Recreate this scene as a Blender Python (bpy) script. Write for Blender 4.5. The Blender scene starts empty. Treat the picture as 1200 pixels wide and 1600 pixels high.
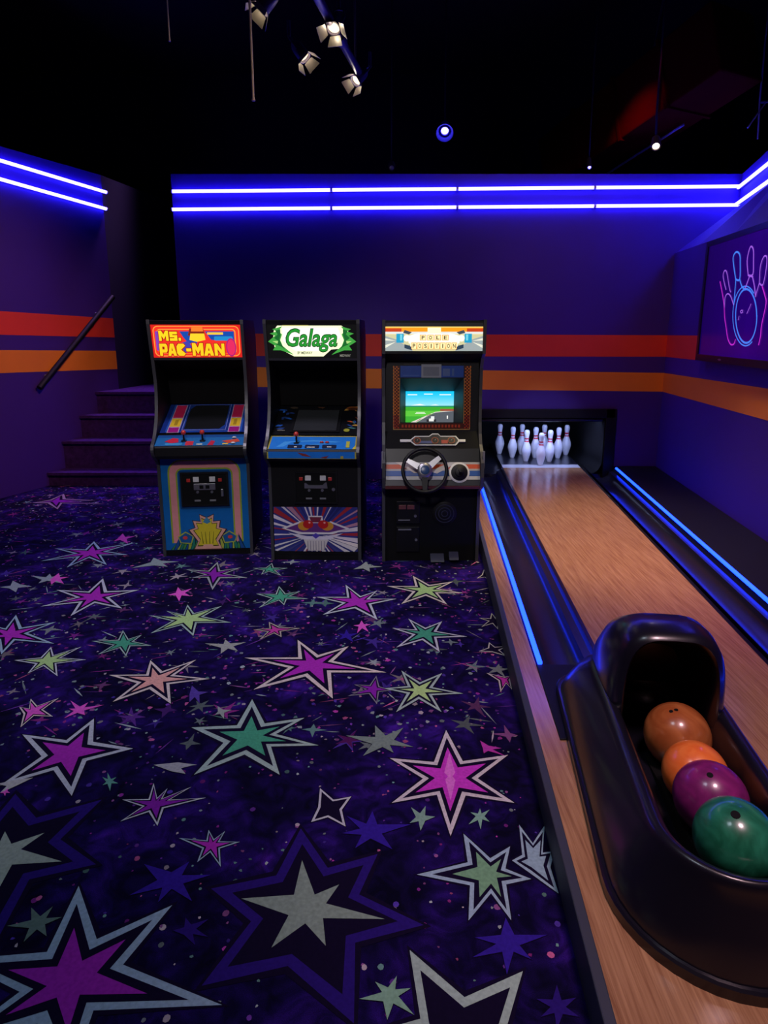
import bpy, bmesh, math, random
from mathutils import Vector, Matrix
from mathutils.geometry import tessellate_polygon

# ------------------------------------------------------------------ camera, world, lights, exposure
F, H, PIT = 1000.0, 1.66, math.radians(12)
CX, CY = 600.0, 515 + F * math.tan(PIT)
SC = bpy.context.scene
COL = SC.collection
R = math.radians
cam = bpy.data.cameras.new('camera')
cam.sensor_fit = 'VERTICAL'
cam.sensor_height = 24
cam.lens = 24 * F / 1600
cam.shift_y = -(800 - CY) / 1600
cam.clip_start = 0.02
camo = bpy.data.objects.new('camera', cam)
camo.location = (0, 0, H)
camo.rotation_euler = (R(90) - PIT, 0, 0)
COL.objects.link(camo)
SC.camera = camo

SC.view_settings.view_transform = 'Standard'
SC.view_settings.look = 'None'
SC.view_settings.gamma = 1
SC.view_settings.exposure = 0.0
SC.view_settings.use_curve_mapping = False
SC.cycles.use_denoising = True
SC.cycles.max_bounces = 6

W = bpy.data.worlds.new('world')
SC.world = W
W.use_nodes = True
W.node_tree.nodes['Background'].inputs[0].default_value = (0.10, 0.06, 0.5, 1)
W.node_tree.nodes['Background'].inputs[1].default_value = 0.0


def lamp(kind, name, loc, target, power, color, size=0.3, angle=70, blend=0.8):
    l = bpy.data.lights.new(name, kind)
    l.energy = power
    l.color = color
    if kind == 'SPOT':
        l.spot_size = R(angle)
        l.spot_blend = blend
        l.shadow_soft_size = size
    elif kind == 'AREA':
        l.shape = 'RECTANGLE'
        l.size, l.size_y = size if isinstance(size, tuple) else (size, size)
    else:
        l.shadow_soft_size = size
    o = bpy.data.objects.new(name, l)
    o.location = loc
    d = Vector(target) - Vector(loc)
    o.rotation_euler = d.to_track_quat('-Z', 'Y').to_euler()
    COL.objects.link(o)
    return o


# unseen spots without fixtures, added to light carpet, lane, cabinets, walls, stairs and pins
lamp('SPOT', 'carpet_fill', (-1.0, 1.2, 4.6), (-1.1, 2.2, 0), 120, (0.72, 0.84, 1.0), 0.4, 85, 0.9)
lamp('SPOT', 'carpet_fill', (-1.2, 3.4, 4.6), (-1.2, 4.0, 0), 310, (0.88, 0.76, 1.0), 0.4, 62, 0.9)
lamp('SPOT', 'lane_spot', (1.3, 3.9, 4.7), (1.75, 4.7, 0), 930, (1.0, 0.80, 0.42), 0.4, 42, 0.9)
lamp('SPOT', 'approach_spot', (1.0, 0.4, 4.6), (1.0, 1.9, 0), 500, (1.0, 0.64, 0.72), 0.4, 44, 0.9)
lamp('SPOT', 'violet_spot', (2.1, 2.6, 4.6), (2.5, 4.2, 0), 420, (0.80, 0.20, 1.0), 0.4, 48, 0.9)
lamp('SPOT', 'cabinet_fill', (-0.6, -1.0, 4.3), (-0.5, 4.6, 1.0), 400, (1.0, 0.92, 0.95), 0.3, 34, 0.7)
lamp('SPOT', 'wall_fill', (0.6, 3.0, 4.7), (-3.9, 6.0, 1.4), 650, (1.0, 0.58, 0.34), 0.3, 40, 0.9)
lamp('SPOT', 'wall_fill', (0.4, 3.4, 4.7), (2.9, 6.4, 1.3), 110, (1.0, 0.58, 0.34), 0.3, 60, 0.9)
lamp('SPOT', 'wall_fill', (1.2, 4.4, 4.9), (1.6, 7.1, 1.4), 80, (1.0, 0.58, 0.34), 0.3, 70, 0.9)
lamp('SPOT', 'stair_fill', (-2.75, 8.6, 4.8), (-2.95, 7.1, 0.5), 520, (0.7, 0.35, 1.0), 0.2, 36, 0.9)
lamp('SPOT', 'pin_fill', (0.6, -0.8, 4.2), (1.84, 7.45, 0.28), 700, (0.50, 0.58, 1.0), 0.1, 8, 0.6)
lamp('SPOT', 'red_spot', (2.0, 5.4, 4.9), (2.75, 7.6, 3.30), 260, (1.0, 0.06, 0.02), 0.05, 15, 1.0)


# ------------------------------------------------------------------ measuring helpers (photo pixel -> point on a real plane)
_c, _s = math.cos(PIT), math.sin(PIT)


def ray(px, py):
    u = (px - CX) / F
    v = (py - CY) / F
    return (u, _c - v * _s, -_s - v * _c)


def on_level(px, py, z=0.0):
    d = ray(px, py)
    t = (z - H) / d[2]
    return Vector((d[0] * t, d[1] * t, z))


def on_depth(px, py, Y):
    d = ray(px, py)
    t = Y / d[1]
    return Vector((d[0] * t, d[1] * t, H + d[2] * t))


def on_wall(px, py, A, B):
    d = ray(px, py)
    nx, ny = -(B[1] - A[1]), (B[0] - A[0])
    t = (A[0] * nx + A[1] * ny) / (d[0] * nx + d[1] * ny)
    return Vector((d[0] * t, d[1] * t, H + d[2] * t))


# ------------------------------------------------------------------ materials
def lin(c):
    def f(v):
        v = v / 255
        return v / 12.92 if v <= 0.04045 else ((v + 0.055) / 1.055) ** 2.4
    return (f(c[0]), f(c[1]), f(c[2]), 1)


def new_mat(name):
    m = bpy.data.materials.new(name)
    m.use_nodes = True
    return m, m.node_tree, m.node_tree.nodes['Principled BSDF']


def paint(name, col, rough=0.5, metal=0.0, var=0.15, scale=8.0, bump=0.0, bscale=60.0, coat=0.0, spec=0.5):
    """plain finish with slight noise in the colour and fine relief"""
    m, nt, b = new_mat(name)
    N, L = nt.nodes, nt.links
    tc = N.new('ShaderNodeTexCoord')
    no = N.new('ShaderNodeTexNoise')
    no.inputs['Scale'].default_value = scale
    no.inputs['Detail'].default_value = 4
    L.new(tc.outputs['Object'], no.inputs['Vector'])
    rp = N.new('ShaderNodeMapRange')
    rp.inputs['To Min'].default_value = 1 - var
    rp.inputs['To Max'].default_value = 1 + var
    L.new(no.outputs['Fac'], rp.inputs['Value'])
    mx = N.new('ShaderNodeVectorMath')
    mx.operation = 'SCALE'
    mx.inputs[0].default_value = col[:3]
    L.new(rp.outputs[0], mx.inputs['Scale'])
    L.new(mx.outputs[0], b.inputs['Base Color'])
    b.inputs['Roughness'].default_value = rough
    b.inputs['Metallic'].default_value = metal
    b.inputs['Coat Weight'].default_value = coat
    b.inputs['Coat Roughness'].default_value = 0.12
    b.inputs['Specular IOR Level'].default_value = spec
    if bump > 0:
        n2 = N.new('ShaderNodeTexNoise')
        n2.inputs['Scale'].default_value = bscale
        n2.inputs['Detail'].default_value = 3
        L.new(tc.outputs['Object'], n2.inputs['Vector'])
        bp = N.new('ShaderNodeBump')
        bp.inputs['Strength'].default_value = bump
        bp.inputs['Distance'].default_value = 0.01
        L.new(n2.outputs['Fac'], bp.inputs['Height'])
        L.new(bp.outputs[0], b.inputs['Normal'])
    return m


def glow(name, col, strength, base=(0.02, 0.02, 0.02)):
    m, nt, b = new_mat(name)
    b.inputs['Base Color'].default_value = (*base, 1)
    b.inputs['Emission Color'].default_value = (*col[:3], 1)
    b.inputs['Emission Strength'].default_value = strength
    b.inputs['Roughness'].default_value = 0.4
    return m


def print_mat(name, emit=0.0, rough=0.45, noise=0.15, nscale=40.0, base_gain=1.0, spec=0.4):
    """printed sheet: colours come from the mesh's colour attribute"""
    m, nt, b = new_mat(name)
    N, L = nt.nodes, nt.links
    at = N.new('ShaderNodeAttribute')
    at.attribute_name = 'Col'
    tc = N.new('ShaderNodeTexCoord')
    no = N.new('ShaderNodeTexNoise')
    no.inputs['Scale'].default_value = nscale
    no.inputs['Detail'].default_value = 5
    L.new(tc.outputs['Object'], no.inputs['Vector'])
    rp = N.new('ShaderNodeMapRange')
    rp.inputs['To Min'].default_value = base_gain * (1 - noise)
    rp.inputs['To Max'].default_value = base_gain * (1 + noise)
    L.new(no.outputs['Fac'], rp.inputs['Value'])
    mx = N.new('ShaderNodeVectorMath')
    mx.operation = 'SCALE'
    L.new(at.outputs['Color'], mx.inputs[0])
    L.new(rp.outputs[0], mx.inputs['Scale'])
    L.new(mx.outputs[0], b.inputs['Base Color'])
    b.inputs['Roughness'].default_value = rough
    b.inputs['Specular IOR Level'].default_value = spec
    if emit:
        L.new(at.outputs['Color'], b.inputs['Emission Color'])
        b.inputs['Emission Strength'].default_value = emit
    return m


def wood_mat():
    m, nt, b = new_mat('lane_wood')
    N, L = nt.nodes, nt.links
    tc = N.new('ShaderNodeTexCoord')
    mp = N.new('ShaderNodeMapping')
    mp.inputs['Rotation'].default_value = (0, 0, R(5))
    mp.inputs['Scale'].default_value = (60, 2.2, 1)
    L.new(tc.outputs['Object'], mp.inputs['Vector'])
    n1 = N.new('ShaderNodeTexNoise')
    n1.inputs['Scale'].default_value = 1.3
    n1.inputs['Detail'].default_value = 6
    n1.inputs['Roughness'].default_value = 0.65
    L.new(mp.outputs[0], n1.inputs['Vector'])
    mp2 = N.new('ShaderNodeMapping')
    mp2.inputs['Rotation'].default_value = (0, 0, R(5))
    mp2.inputs['Scale'].default_value = (220, 6, 1)
    L.new(tc.outputs['Object'], mp2.inputs['Vector'])
    n2 = N.new('ShaderNodeTexNoise')
    n2.inputs['Scale'].default_value = 1.0
    n2.inputs['Detail'].default_value = 3
    L.new(mp2.outputs[0], n2.inputs['Vector'])
    ad = N.new('ShaderNodeMath')
    ad.operation = 'MULTIPLY_ADD'
    ad.inputs[1].default_value = 0.55
    L.new(n2.outputs['Fac'], ad.inputs[0])
    L.new(n1.outputs['Fac'], ad.inputs[2])
    cr = N.new('ShaderNodeValToRGB')
    cr.color_ramp.elements[0].position = 0.50
    cr.color_ramp.elements[0].color = (0.22, 0.095, 0.048, 1)
    cr.color_ramp.elements[1].position = 1.0
    cr.color_ramp.elements[1].color = (0.46, 0.255, 0.13, 1)
    L.new(ad.outputs[0], cr.inputs[0])
    L.new(cr.outputs[0], b.inputs['Base Color'])
    b.inputs['Roughness'].default_value = 0.18
    b.inputs['Specular IOR Level'].default_value = 0.5
    return m


def carpet_mat():
    m, nt, b = new_mat('carpet_pile')
    N, L = nt.nodes, nt.links
    tc = N.new('ShaderNodeTexCoord')

    def noise(scale, detail=4, dist=0.0):
        n = N.new('ShaderNodeTexNoise')
        n.inputs['Scale'].default_value = scale
        n.inputs['Detail'].default_value = detail
        n.inputs['Distortion'].default_value = dist
        L.new(tc.outputs['Object'], n.inputs['Vector'])
        return n

    def ramp(src, stops):
        r = N.new('ShaderNodeValToRGB')
        e = r.color_ramp.elements
        e[0].position, e[0].color = stops[0][0], (*stops[0][1], 1)
        e[1].position, e[1].color = stops[-1][0], (*stops[-1][1], 1)
        for p, c in stops[1:-1]:
            k = e.new(p)
            k.color = (*c, 1)
        L.new(src, r.inputs[0])
        return r

    base = ramp(noise(3.4, 9, 1.0).outputs['Fac'], [(0.38, (0.004, 0.002, 0.026)), (0.52, (0.009, 0.003, 0.062)), (0.63, (0.022, 0.006, 0.13)), (0.76, (0.068, 0.012, 0.27))])
    mott = ramp(noise(9, 6, 2.0).outputs['Fac'], [(0.38, (0.45, 0.45, 0.5)), (0.66, (1.5, 1.3, 1.6))])
    mul = N.new('ShaderNodeMix')
    mul.data_type = 'RGBA'
    mul.blend_type = 'MULTIPLY'
    mul.inputs['Factor'].default_value = 1
    L.new(base.outputs[0], mul.inputs['A'])
    L.new(mott.outputs[0], mul.inputs['B'])
    fib = ramp(noise(420, 2).outputs['Fac'], [(0.3, (0.55, 0.55, 0.55)), (0.7, (1.35, 1.35, 1.35))])
    mul2 = N.new('ShaderNodeMix')
    mul2.data_type = 'RGBA'
    mul2.blend_type = 'MULTIPLY'
    mul2.inputs['Factor'].default_value = 1
    L.new(mul.outputs['Result'], mul2.inputs['A'])
    L.new(fib.outputs[0], mul2.inputs['B'])
    L.new(mul2.outputs['Result'], b.inputs['Base Color'])
    b.inputs['Roughness'].default_value = 0.95
    b.inputs['Specular IOR Level'].default_value = 0.1
    bp = N.new('ShaderNodeBump')
    bp.inputs['Strength'].default_value = 0.5
    bp.inputs['Distance'].default_value = 0.003
    L.new(noise(600, 2).outputs['Fac'], bp.inputs['Height'])
    L.new(bp.outputs[0], b.inputs['Normal'])
    return m


def ball_mat(name, c1, c2, scale=9.0):
    m, nt, b = new_mat(name)
    N, L = nt.nodes, nt.links
    tc = N.new('ShaderNodeTexCoord')
    n = N.new('ShaderNodeTexNoise')
    n.inputs['Scale'].default_value = scale
    n.inputs['Detail'].default_value = 6
    n.inputs['Distortion'].default_value = 1.2
    L.new(tc.outputs['Object'], n.inputs['Vector'])
    r = N.new('ShaderNodeValToRGB')
    r.color_ramp.elements[0].position = 0.36
    r.color_ramp.elements[0].color = (*c1, 1)
    r.color_ramp.elements[1].position = 0.66
    r.color_ramp.elements[1].color = (*c2, 1)
    L.new(n.outputs['Fac'], r.inputs[0])
    L.new(r.outputs[0], b.inputs['Base Color'])
    b.inputs['Roughness'].default_value = 0.3
    b.inputs['Coat Weight'].default_value = 0.4
    b.inputs['Coat Roughness'].default_value = 0.1
    return m


M = {}
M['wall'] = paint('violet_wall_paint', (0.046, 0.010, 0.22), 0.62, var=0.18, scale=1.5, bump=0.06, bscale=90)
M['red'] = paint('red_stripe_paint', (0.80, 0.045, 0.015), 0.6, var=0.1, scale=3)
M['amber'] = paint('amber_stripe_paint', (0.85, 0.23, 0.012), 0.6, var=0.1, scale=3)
M['alcove'] = paint('shaded_alcove_paint', (0.004, 0.002, 0.03), 0.7, var=0.2, scale=2)  # near black: the stairwell's shade is put into the colour
M['black_wall'] = paint('black_wall_paint', (0.006, 0.004, 0.005), 0.9, var=0.3, scale=2)
M['dark_red'] = paint('dark_duct_paint', (0.05, 0.003, 0.001), 0.95, var=0.4, scale=3, spec=0.03)
M['carpet'] = carpet_mat()
M['carpet_print'] = print_mat('carpet_star_print', 0, 0.95, 0.35, 90.0, spec=0.1)
M['wood'] = wood_mat()
M['stair_carpet'] = paint('violet_stair_carpet', (0.050, 0.016, 0.13), 0.95, var=0.75, scale=22, bump=0.3, bscale=400, spec=0.1)
M['black'] = paint('black_laminate', (0.004, 0.004, 0.005), 0.5, var=0.2, bump=0.03, spec=0.3)
M['dark_in'] = paint('matte_black_lining', (0.003, 0.003, 0.0035), 0.8, spec=0.2)
M['gloss'] = paint('glossy_black_plastic', (0.008, 0.007, 0.014), 0.28, coat=0.25, var=0.1, bump=0.02, bscale=25)
M['gutter'] = paint('gutter_plastic', (0.012, 0.012, 0.020), 0.28, coat=0.3)
M['slate'] = paint('slate_trim', (0.035, 0.04, 0.06), 0.55)
M['edge'] = paint('grey_edge_molding', (0.045, 0.045, 0.05), 0.35)
M['steel'] = paint('brushed_steel', (0.42, 0.42, 0.44), 0.35, metal=0.9)
M['grey'] = paint('grey_metal', (0.25, 0.25, 0.26), 0.45, metal=0.3)
M['white_plastic'] = paint('white_plastic', (0.65, 0.65, 0.62), 0.4)
M['redp'] = paint('red_plastic', (0.55, 0.035, 0.025), 0.3, coat=0.4)
M['pin'] = paint('pin_white', (0.72, 0.72, 0.78), 0.25, var=0.05, coat=0.3)
M['pinred'] = paint('pin_red_band', (0.6, 0.02, 0.04), 0.3)
M['deck'] = paint('pale_pin_deck', (0.50, 0.52, 0.58), 0.3, var=0.15)
M['glass'] = paint('dark_monitor_glass', (0.012, 0.013, 0.015), 0.12, coat=0.5)
M['print'] = print_mat('printed_panel', 0, 0.4, 0.12, 25, base_gain=1.25)
M['backlit'] = print_mat('backlit_print', 1.15, 0.4, 0.06, 25, base_gain=0.3)
M['screen'] = print_mat('lit_screen', 1.2, 0.2, 0.05, 25, base_gain=0.05)
M['tv'] = print_mat('television_picture', 0.95, 0.2, 0.1, 6, base_gain=0.02)
M['led'] = glow('cool_white_led', (0.046, 0.038, 1.0), 31.0)
M['blue_led'] = glow('blue_led', (0.0045, 0.028, 1.0), 10.0)
M['lamp_white'] = glow('warm_lamp', (1.0, 0.80, 0.55), 6.0)
M['stage_lens'] = glow('stage_lens', (1.0, 0.78, 0.55), 1.6)
M['lamp_blue'] = glow('blue_lamp', (0.11, 0.09, 1.0), 12.0)
M['blue_glow_case'] = paint('blue_lit_lamp_case', (0.03, 0.02, 0.45), 0.4)  # the lamp's blue glow is put into the case colour
M['flap'] = paint('dark_barn_door', (0.10, 0.085, 0.07), 0.4, metal=0.2)
M['can'] = paint('lamp_can', (0.05, 0.04, 0.06), 0.4, metal=0.3)


# ------------------------------------------------------------------ mesh helpers
class MB:
    def __init__(s):
        s.v, s.f = [], []

    def face(s, pts):
        i = len(s.v)
        s.v += [tuple(p) for p in pts]
        s.f.append(tuple(range(i, i + len(pts))))
        return s

    def box(s, x0, x1, y0, y1, z0, z1):
        i = len(s.v)
        s.v += [(x, y, z) for z in (z0, z1) for y in (y0, y1) for x in (x0, x1)]
        for q in ((0, 2, 3, 1), (4, 5, 7, 6), (0, 1, 5, 4), (2, 6, 7, 3), (0, 4, 6, 2), (1, 3, 7, 5)):
            s.f.append(tuple(i + k for k in q))
        return s

    def hexa(s, a, b):
        """two quads (bottom, top) joined to a solid"""
        return s.loft([a, b], True, True)

    def loft(s, rings, cap0=False, cap1=False, closed=True):
        i = len(s.v)
        n = len(rings[0])
        for r in rings:
            s.v += [tuple(p) for p in r]
        for k in range(len(rings) - 1):
            for j in range(n if closed else n - 1):
                a, b = i + k * n + j, i + k * n + (j + 1) % n
                s.f.append((a, b, b + n, a + n))
        if cap0:
            s.f.append(tuple(i + j for j in reversed(range(n))))
        if cap1:
            s.f.append(tuple(i + (len(rings) - 1) * n + j for j in range(n)))
        return s

    def prism_x(s, poly, x0, x1):
        return s.loft([[(x0, y, z) for y, z in poly], [(x1, y, z) for y, z in poly]], True, True)

    def prism_z(s, poly, z0, z1):
        return s.loft([[(x, y, z0) for x, y in poly], [(x, y, z1) for x, y in poly]], True, True)

    def tube(s, pts, r, seg=10, cap=True):
        P = [Vector(p) for p in pts]
        rad = r if isinstance(r, (list, tuple)) else [r] * len(P)
        rings = []
        up = None
        for k, p in enumerate(P):
            t = (P[min(k + 1, len(P) - 1)] - P[max(k - 1, 0)]).normalized()
            if up is None:
                up = t.orthogonal().normalized()
            else:
                up = (up - t * up.dot(t)).normalized()
            w = t.cross(up)
            rings.append([p + (up * math.cos(2 * math.pi * j / seg) + w * math.sin(2 * math.pi * j / seg)) * rad[k] for j in range(seg)])
        return s.loft(rings, cap, cap)

    def lathe(s, prof, seg=24, m=None):
        m = m or Matrix()
        rings = [[m @ Vector((r * math.cos(2 * math.pi * j / seg), r * math.sin(2 * math.pi * j / seg), z)) for j in range(seg)] for r, z in prof]
        return s.loft(rings, prof[0][0] > 1e-6, prof[-1][0] > 1e-6)


def obj(name, mb, mat, parent=None, smooth=None, bevel=0.0, loc=None):
    me = bpy.data.meshes.new(name)
    me.from_pydata(mb.v, [], mb.f)
    me.materials.append(mat)
    bm = bmesh.new()
    bm.from_mesh(me)
    bmesh.ops.remove_doubles(bm, verts=bm.verts, dist=1e-6)
    bmesh.ops.recalc_face_normals(bm, faces=bm.faces)
    bm.to_mesh(me)
    bm.free()
    if smooth:
        me.polygons.foreach_set('use_smooth', [True] * len(me.polygons))
        me.set_sharp_from_angle(angle=R(smooth))
    o = bpy.data.objects.new(name, me)
    COL.objects.link(o)
    if parent:
        o.parent = parent
    if loc:
        o.location = loc
    if bevel:
        b = o.modifiers.new('bevel', 'BEVEL')
        b.width = bevel
        b.segments = 2
        b.limit_method = 'ANGLE'
        b.angle_limit = R(40)
    return o


def thing(name, label, cat, loc=(0, 0, 0), rz=0.0, group=None):
    o = bpy.data.objects.new(name, None)
    o.empty_display_size = 0.1
    COL.objects.link(o)
    o.location = loc
    o.rotation_euler = (0, 0, rz)
    o['label'] = label
    o['category'] = cat
    if group:
        o['group'] = group
    return o


def struct(o, label=None, cat=None):
    o['kind'] = 'structure'
    if label:
        o['label'] = label
    if cat:
        o['category'] = cat
    return o


def tag(o, label, cat, group=None):
    o['label'] = label
    o['category'] = cat
    if group:
        o['group'] = group
    return o


def frame(o, du, dv):
    o, du, dv = Vector(o), Vector(du).normalized(), Vector(dv).normalized()
    n = du.cross(dv).normalized()
    return lambda u, v, k=0.0: o + du * u + dv * v + n * k


def art(name, polys, fr, mat, parent, step=0.0004, base=0.0006):
    """flat print on a panel: polys = [(srgb, [(u,v)..])], later ones lie on top"""
    vs, fs, cols = [], [], []
    for k, (c, pl) in enumerate(polys):
        i = len(vs)
        vs += [tuple(fr(u, v, base + step * k)) for u, v in pl]
        p3 = [Vector((u, v, 0)) for u, v in pl]
        if len(pl) <= 4:
            tris = [tuple(range(len(pl)))]
        else:
            tris = tessellate_polygon([p3])
        for t in tris:
            fs.append(tuple(i + a for a in t))
            cols += [lin(c)] * len(t)
    me = bpy.data.meshes.new(name)
    me.from_pydata(vs, [], fs)
    ca = me.color_attributes.new('Col', 'FLOAT_COLOR', 'CORNER')
    ca.data.foreach_set('color', [x for c in cols for x in c])
    me.materials.append(mat)
    o = bpy.data.objects.new(name, me)
    COL.objects.link(o)
    o.parent = parent
    return o


def lettering(name, lines, fr, mat, parent, k=0.003):
    """lines = [(text, srgb, u0, u1, v0, v1, bold, shear)] fitted to that rectangle; one mesh"""
    vs, fs, cols = [], [], []
    for li, (txt, c, u0, u1, v0, v1, bold, shear) in enumerate(lines):
        cu = bpy.data.curves.new('letters', 'FONT')
        cu.body = txt
        cu.offset = bold
        cu.shear = shear
        cu.resolution_u = 3
        to = bpy.data.objects.new('letters', cu)
        COL.objects.link(to)
        bpy.context.view_layer.update()
        dg = bpy.context.evaluated_depsgraph_get()
        me = bpy.data.meshes.new_from_object(to.evaluated_get(dg))
        bpy.data.objects.remove(to)
        xs = [v.co.x for v in me.vertices]
        ys = [v.co.y for v in me.vertices]
        x0, x1, y0, y1 = min(xs), max(xs), min(ys), max(ys)
        i = len(vs)
        for v in me.vertices:
            u = u0 + (v.co.x - x0) / (x1 - x0) * (u1 - u0)
            w = v0 + (v.co.y - y0) / (y1 - y0) * (v1 - v0)
            vs.append(tuple(fr(u, w, k + li * 0.0004)))
        for p in me.polygons:
            fs.append(tuple(i + a for a in p.vertices))
            cols += [lin(c)] * len(p.vertices)
        bpy.data.meshes.remove(me)
    me = bpy.data.meshes.new(name)
    me.from_pydata(vs, [], fs)
    ca = me.color_attributes.new('Col', 'FLOAT_COLOR', 'CORNER')
    ca.data.foreach_set('color', [x for c in cols for x in c])
    me.materials.append(mat)
    o = bpy.data.objects.new(name, me)
    COL.objects.link(o)
    o.parent = parent
    return o


def rect(u0, u1, v0, v1):
    return [(u0, v0), (u1, v0), (u1, v1), (u0, v1)]


def rrect(u0, u1, v0, v1, r, n=5):
    out = []
    for cx, cy, a0 in ((u1 - r, v1 - r, 0), (u0 + r, v1 - r, 90), (u0 + r, v0 + r, 180), (u1 - r, v0 + r, 270)):
        for k in range(n + 1):
            a = R(a0 + 90 * k / n)
            out.append((cx + r * math.cos(a), cy + r * math.sin(a)))
    return out


def ell(cx, cy, rx, ry, n=20):
    return [(cx + rx * math.cos(2 * math.pi * k / n), cy + ry * math.sin(2 * math.pi * k / n)) for k in range(n)]


def ribbon(pts, w):
    """a drawn line of width w as quads"""
    out = []
    for (a, b), (c, d) in zip(pts[:-1], pts[1:]):
        l = math.hypot(c - a, d - b) or 1
        nx, ny = -(d - b) / l * w / 2, (c - a) / l * w / 2
        ex, ey = (c - a) / l * w * 0.25, (d - b) / l * w * 0.25
        out.append([(a - ex + nx, b - ey + ny), (a - ex - nx, b - ey - ny), (c + ex - nx, d + ey - ny), (c + ex + nx, d + ey + ny)])
    return out


def catmull(P, n=4):
    out = []
    for i in range(len(P) - 1):
        p0, p1, p2, p3 = P[max(i - 1, 0)], P[i], P[i + 1], P[min(i + 2, len(P) - 1)]
        for k in range(n):
            t = k / n
            out.append(tuple(0.5 * (2 * b + (c - a) * t + (2 * a - 5 * b + 4 * c - d) * t * t + (3 * b - a - 3 * c + d) * t ** 3) for a, b, c, d in zip(p0, p1, p2, p3)))
    out.append(tuple(P[-1]))
    return out


rnd = random.Random(7)

# ------------------------------------------------------------------ room
YB = 7.08                                     # back wall
XL = -2.20                                    # left end of the back wall
ZT = 3.23                                     # top of the violet walls
ZC = 5.2                                      # black ceiling
RA, RB = (3.074, 7.08), (2.79, 4.422)         # right wall line
LA = (-3.65, 6.74)                            # left wall line
LB = (LA[0] - 0.39 * 3, LA[1] - 3)


def rw(y):
    return RA[0] + (y - RA[1]) * (RA[0] - RB[0]) / (RA[1] - RB[1])


def lw(y):
    return LA[0] + 0.39 * (y - LA[1])


floor = struct(obj('floor', MB().face([(-9, -2.5, 0), (5, -2.5, 0), (5, 10, 0), (-9, 10, 0)]), M['carpet']), 'dark purple carpet printed with stars and confetti', 'carpet')
struct(obj('ceiling', MB().face([(-9, -2.5, ZC), (5, -2.5, ZC), (5, 10, ZC), (-9, 10, ZC)]), M['black_wall']))
struct(obj('wall_rear', MB().box(-9, 5, -2.7, -2.5, 0, ZC), M['black_wall']))
struct(obj('wall_outer', MB().box(-9, 5, 10, 10.2, 0, ZC).box(5, 5.2, -2.5, 10, 0, ZC).box(-9.2, -9, -2.5, 10, 0, ZC), M['black_wall']))

# back wall with the pin opening cut out
NX0, NX1, NZ0, NZ1 = 1.05, 2.56, 0.0, 0.80
wall_back = MB()
wall_back.box(XL, NX0, YB, YB + 0.12, 0, ZT).box(NX0, NX1, YB, YB + 0.12, NZ1, ZT)
wall_back.box(NX1, rw(YB) + 0.0, YB, YB + 0.12, 0, ZT)
wall_back.face([(rw(YB), YB, 2.45), (3.72, YB, 2.92), (3.72, YB, ZT), (rw(YB), YB, ZT)])
wb = struct(obj('wall_back', wall_back, M['wall']))


def stripe(name, parent, a, b, z0a, z1a, z0b, z1b, mat, out):
    a, b, n = Vector((*a, 0)), Vector((*b, 0)), Vector((*out, 0)) * 0.0025
    mb = MB()
    q = [a + Vector((0, 0, z0a)), b + Vector((0, 0, z0b)), b + Vector((0, 0, z1b)), a + Vector((0, 0, z1a))]
    mb.loft([[p for p in q], [p + n for p in q]], False, True)
    return obj(name, mb, mat, parent)


stripe('painted_stripe', wb, (XL, YB), (rw(YB), YB), 1.38, 1.62, 1.37, 1.60, M['red'], (0, -1))['label'] = 'red painted stripe'
stripe('painted_stripe', wb, (XL, YB), (rw(YB), YB), 1.05, 1.27, 0.99, 1.195, M['amber'], (0, -1))['label'] = 'amber painted stripe'

# right wall: plumb below, flaring outward above the television
rwm = MB()
rows = []
for y, fl in ((YB, 0.62), (6.4, 0.50), (5.6, 0.34), (4.8, 0.20), (3.6, 0.06), (2.5, 0.0), (-2.5, 0.0)):
    x = rw(y)
    rows.append([(x, y, 0), (x, y, 2.45), (x + fl, y, 2.92), (x + fl, y, ZT), (x + fl + 0.12, y, ZT)])
rwm.loft(rows, closed=False)
wr = struct(obj('wall_right', rwm, M['wall']))
yr0 = 1.5
stripe('painted_stripe', wr, (rw(YB), YB), (rw(yr0), yr0), 1.37, 1.60, 1.40, 1.63, M['red'], (-1, 0.1))['label'] = 'red painted stripe'
stripe('painted_stripe', wr, (rw(YB), YB), (rw(yr0), yr0), 0.99, 1.195, 1.03, 1.29, M['amber'], (-1, 0.1))['label'] = 'amber painted stripe'

# left wall, ends at the stair opening
lend = on_wall(168, 400, LA, LB)
l0 = (lw(0.5), 0.5)
lt0, lt1 = on_wall(0, 225, LA, LB), on_wall(166, 276, LA, LB)
LZ = lt1.z
lm = MB()
out = Vector((0.93, -0.36))
nx, ny = -0.93 * 0.12, 0.36 * 0.12
lm.hexa([(l0[0], l0[1], 0), (lend.x, lend.y, 0), (lend.x + nx, lend.y + ny, 0), (l0[0] + nx, l0[1] + ny, 0)],
        [(l0[0], l0[1], LZ), (lend.x, lend.y, LZ), (lend.x + nx, lend.y + ny, LZ), (l0[0] + nx, l0[1] + ny, LZ)])
wl = struct(obj('wall_left', lm, M['wall']))


def lz(p0, p1):
    a, b = on_wall(*p0, LA, LB), on_wall(*p1, LA, LB)
    k = (b.z - a.z) / (b.y - a.y)
    return a.z + (l0[1] - a.y) * k, a.z + (lend.y - a.y) * k


zr1, zr0, zo1, zo0 = lz((0, 486), (168, 497)), lz((0, 523), (168, 527)), lz((0, 547), (170, 548)), lz((0, 583), (172, 577))
stripe('painted_stripe', wl, l0, (lend.x, lend.y), zr0[0], zr1[0], zr0[1], zr1[1], M['red'], (0.93, -0.36))['label'] = 'red painted stripe'
stripe('painted_stripe', wl, l0, (lend.x, lend.y), zo0[0], zo1[0], zo0[1], zo1[1], M['amber'], (0.93, -0.36))['label'] = 'amber painted stripe'

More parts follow.
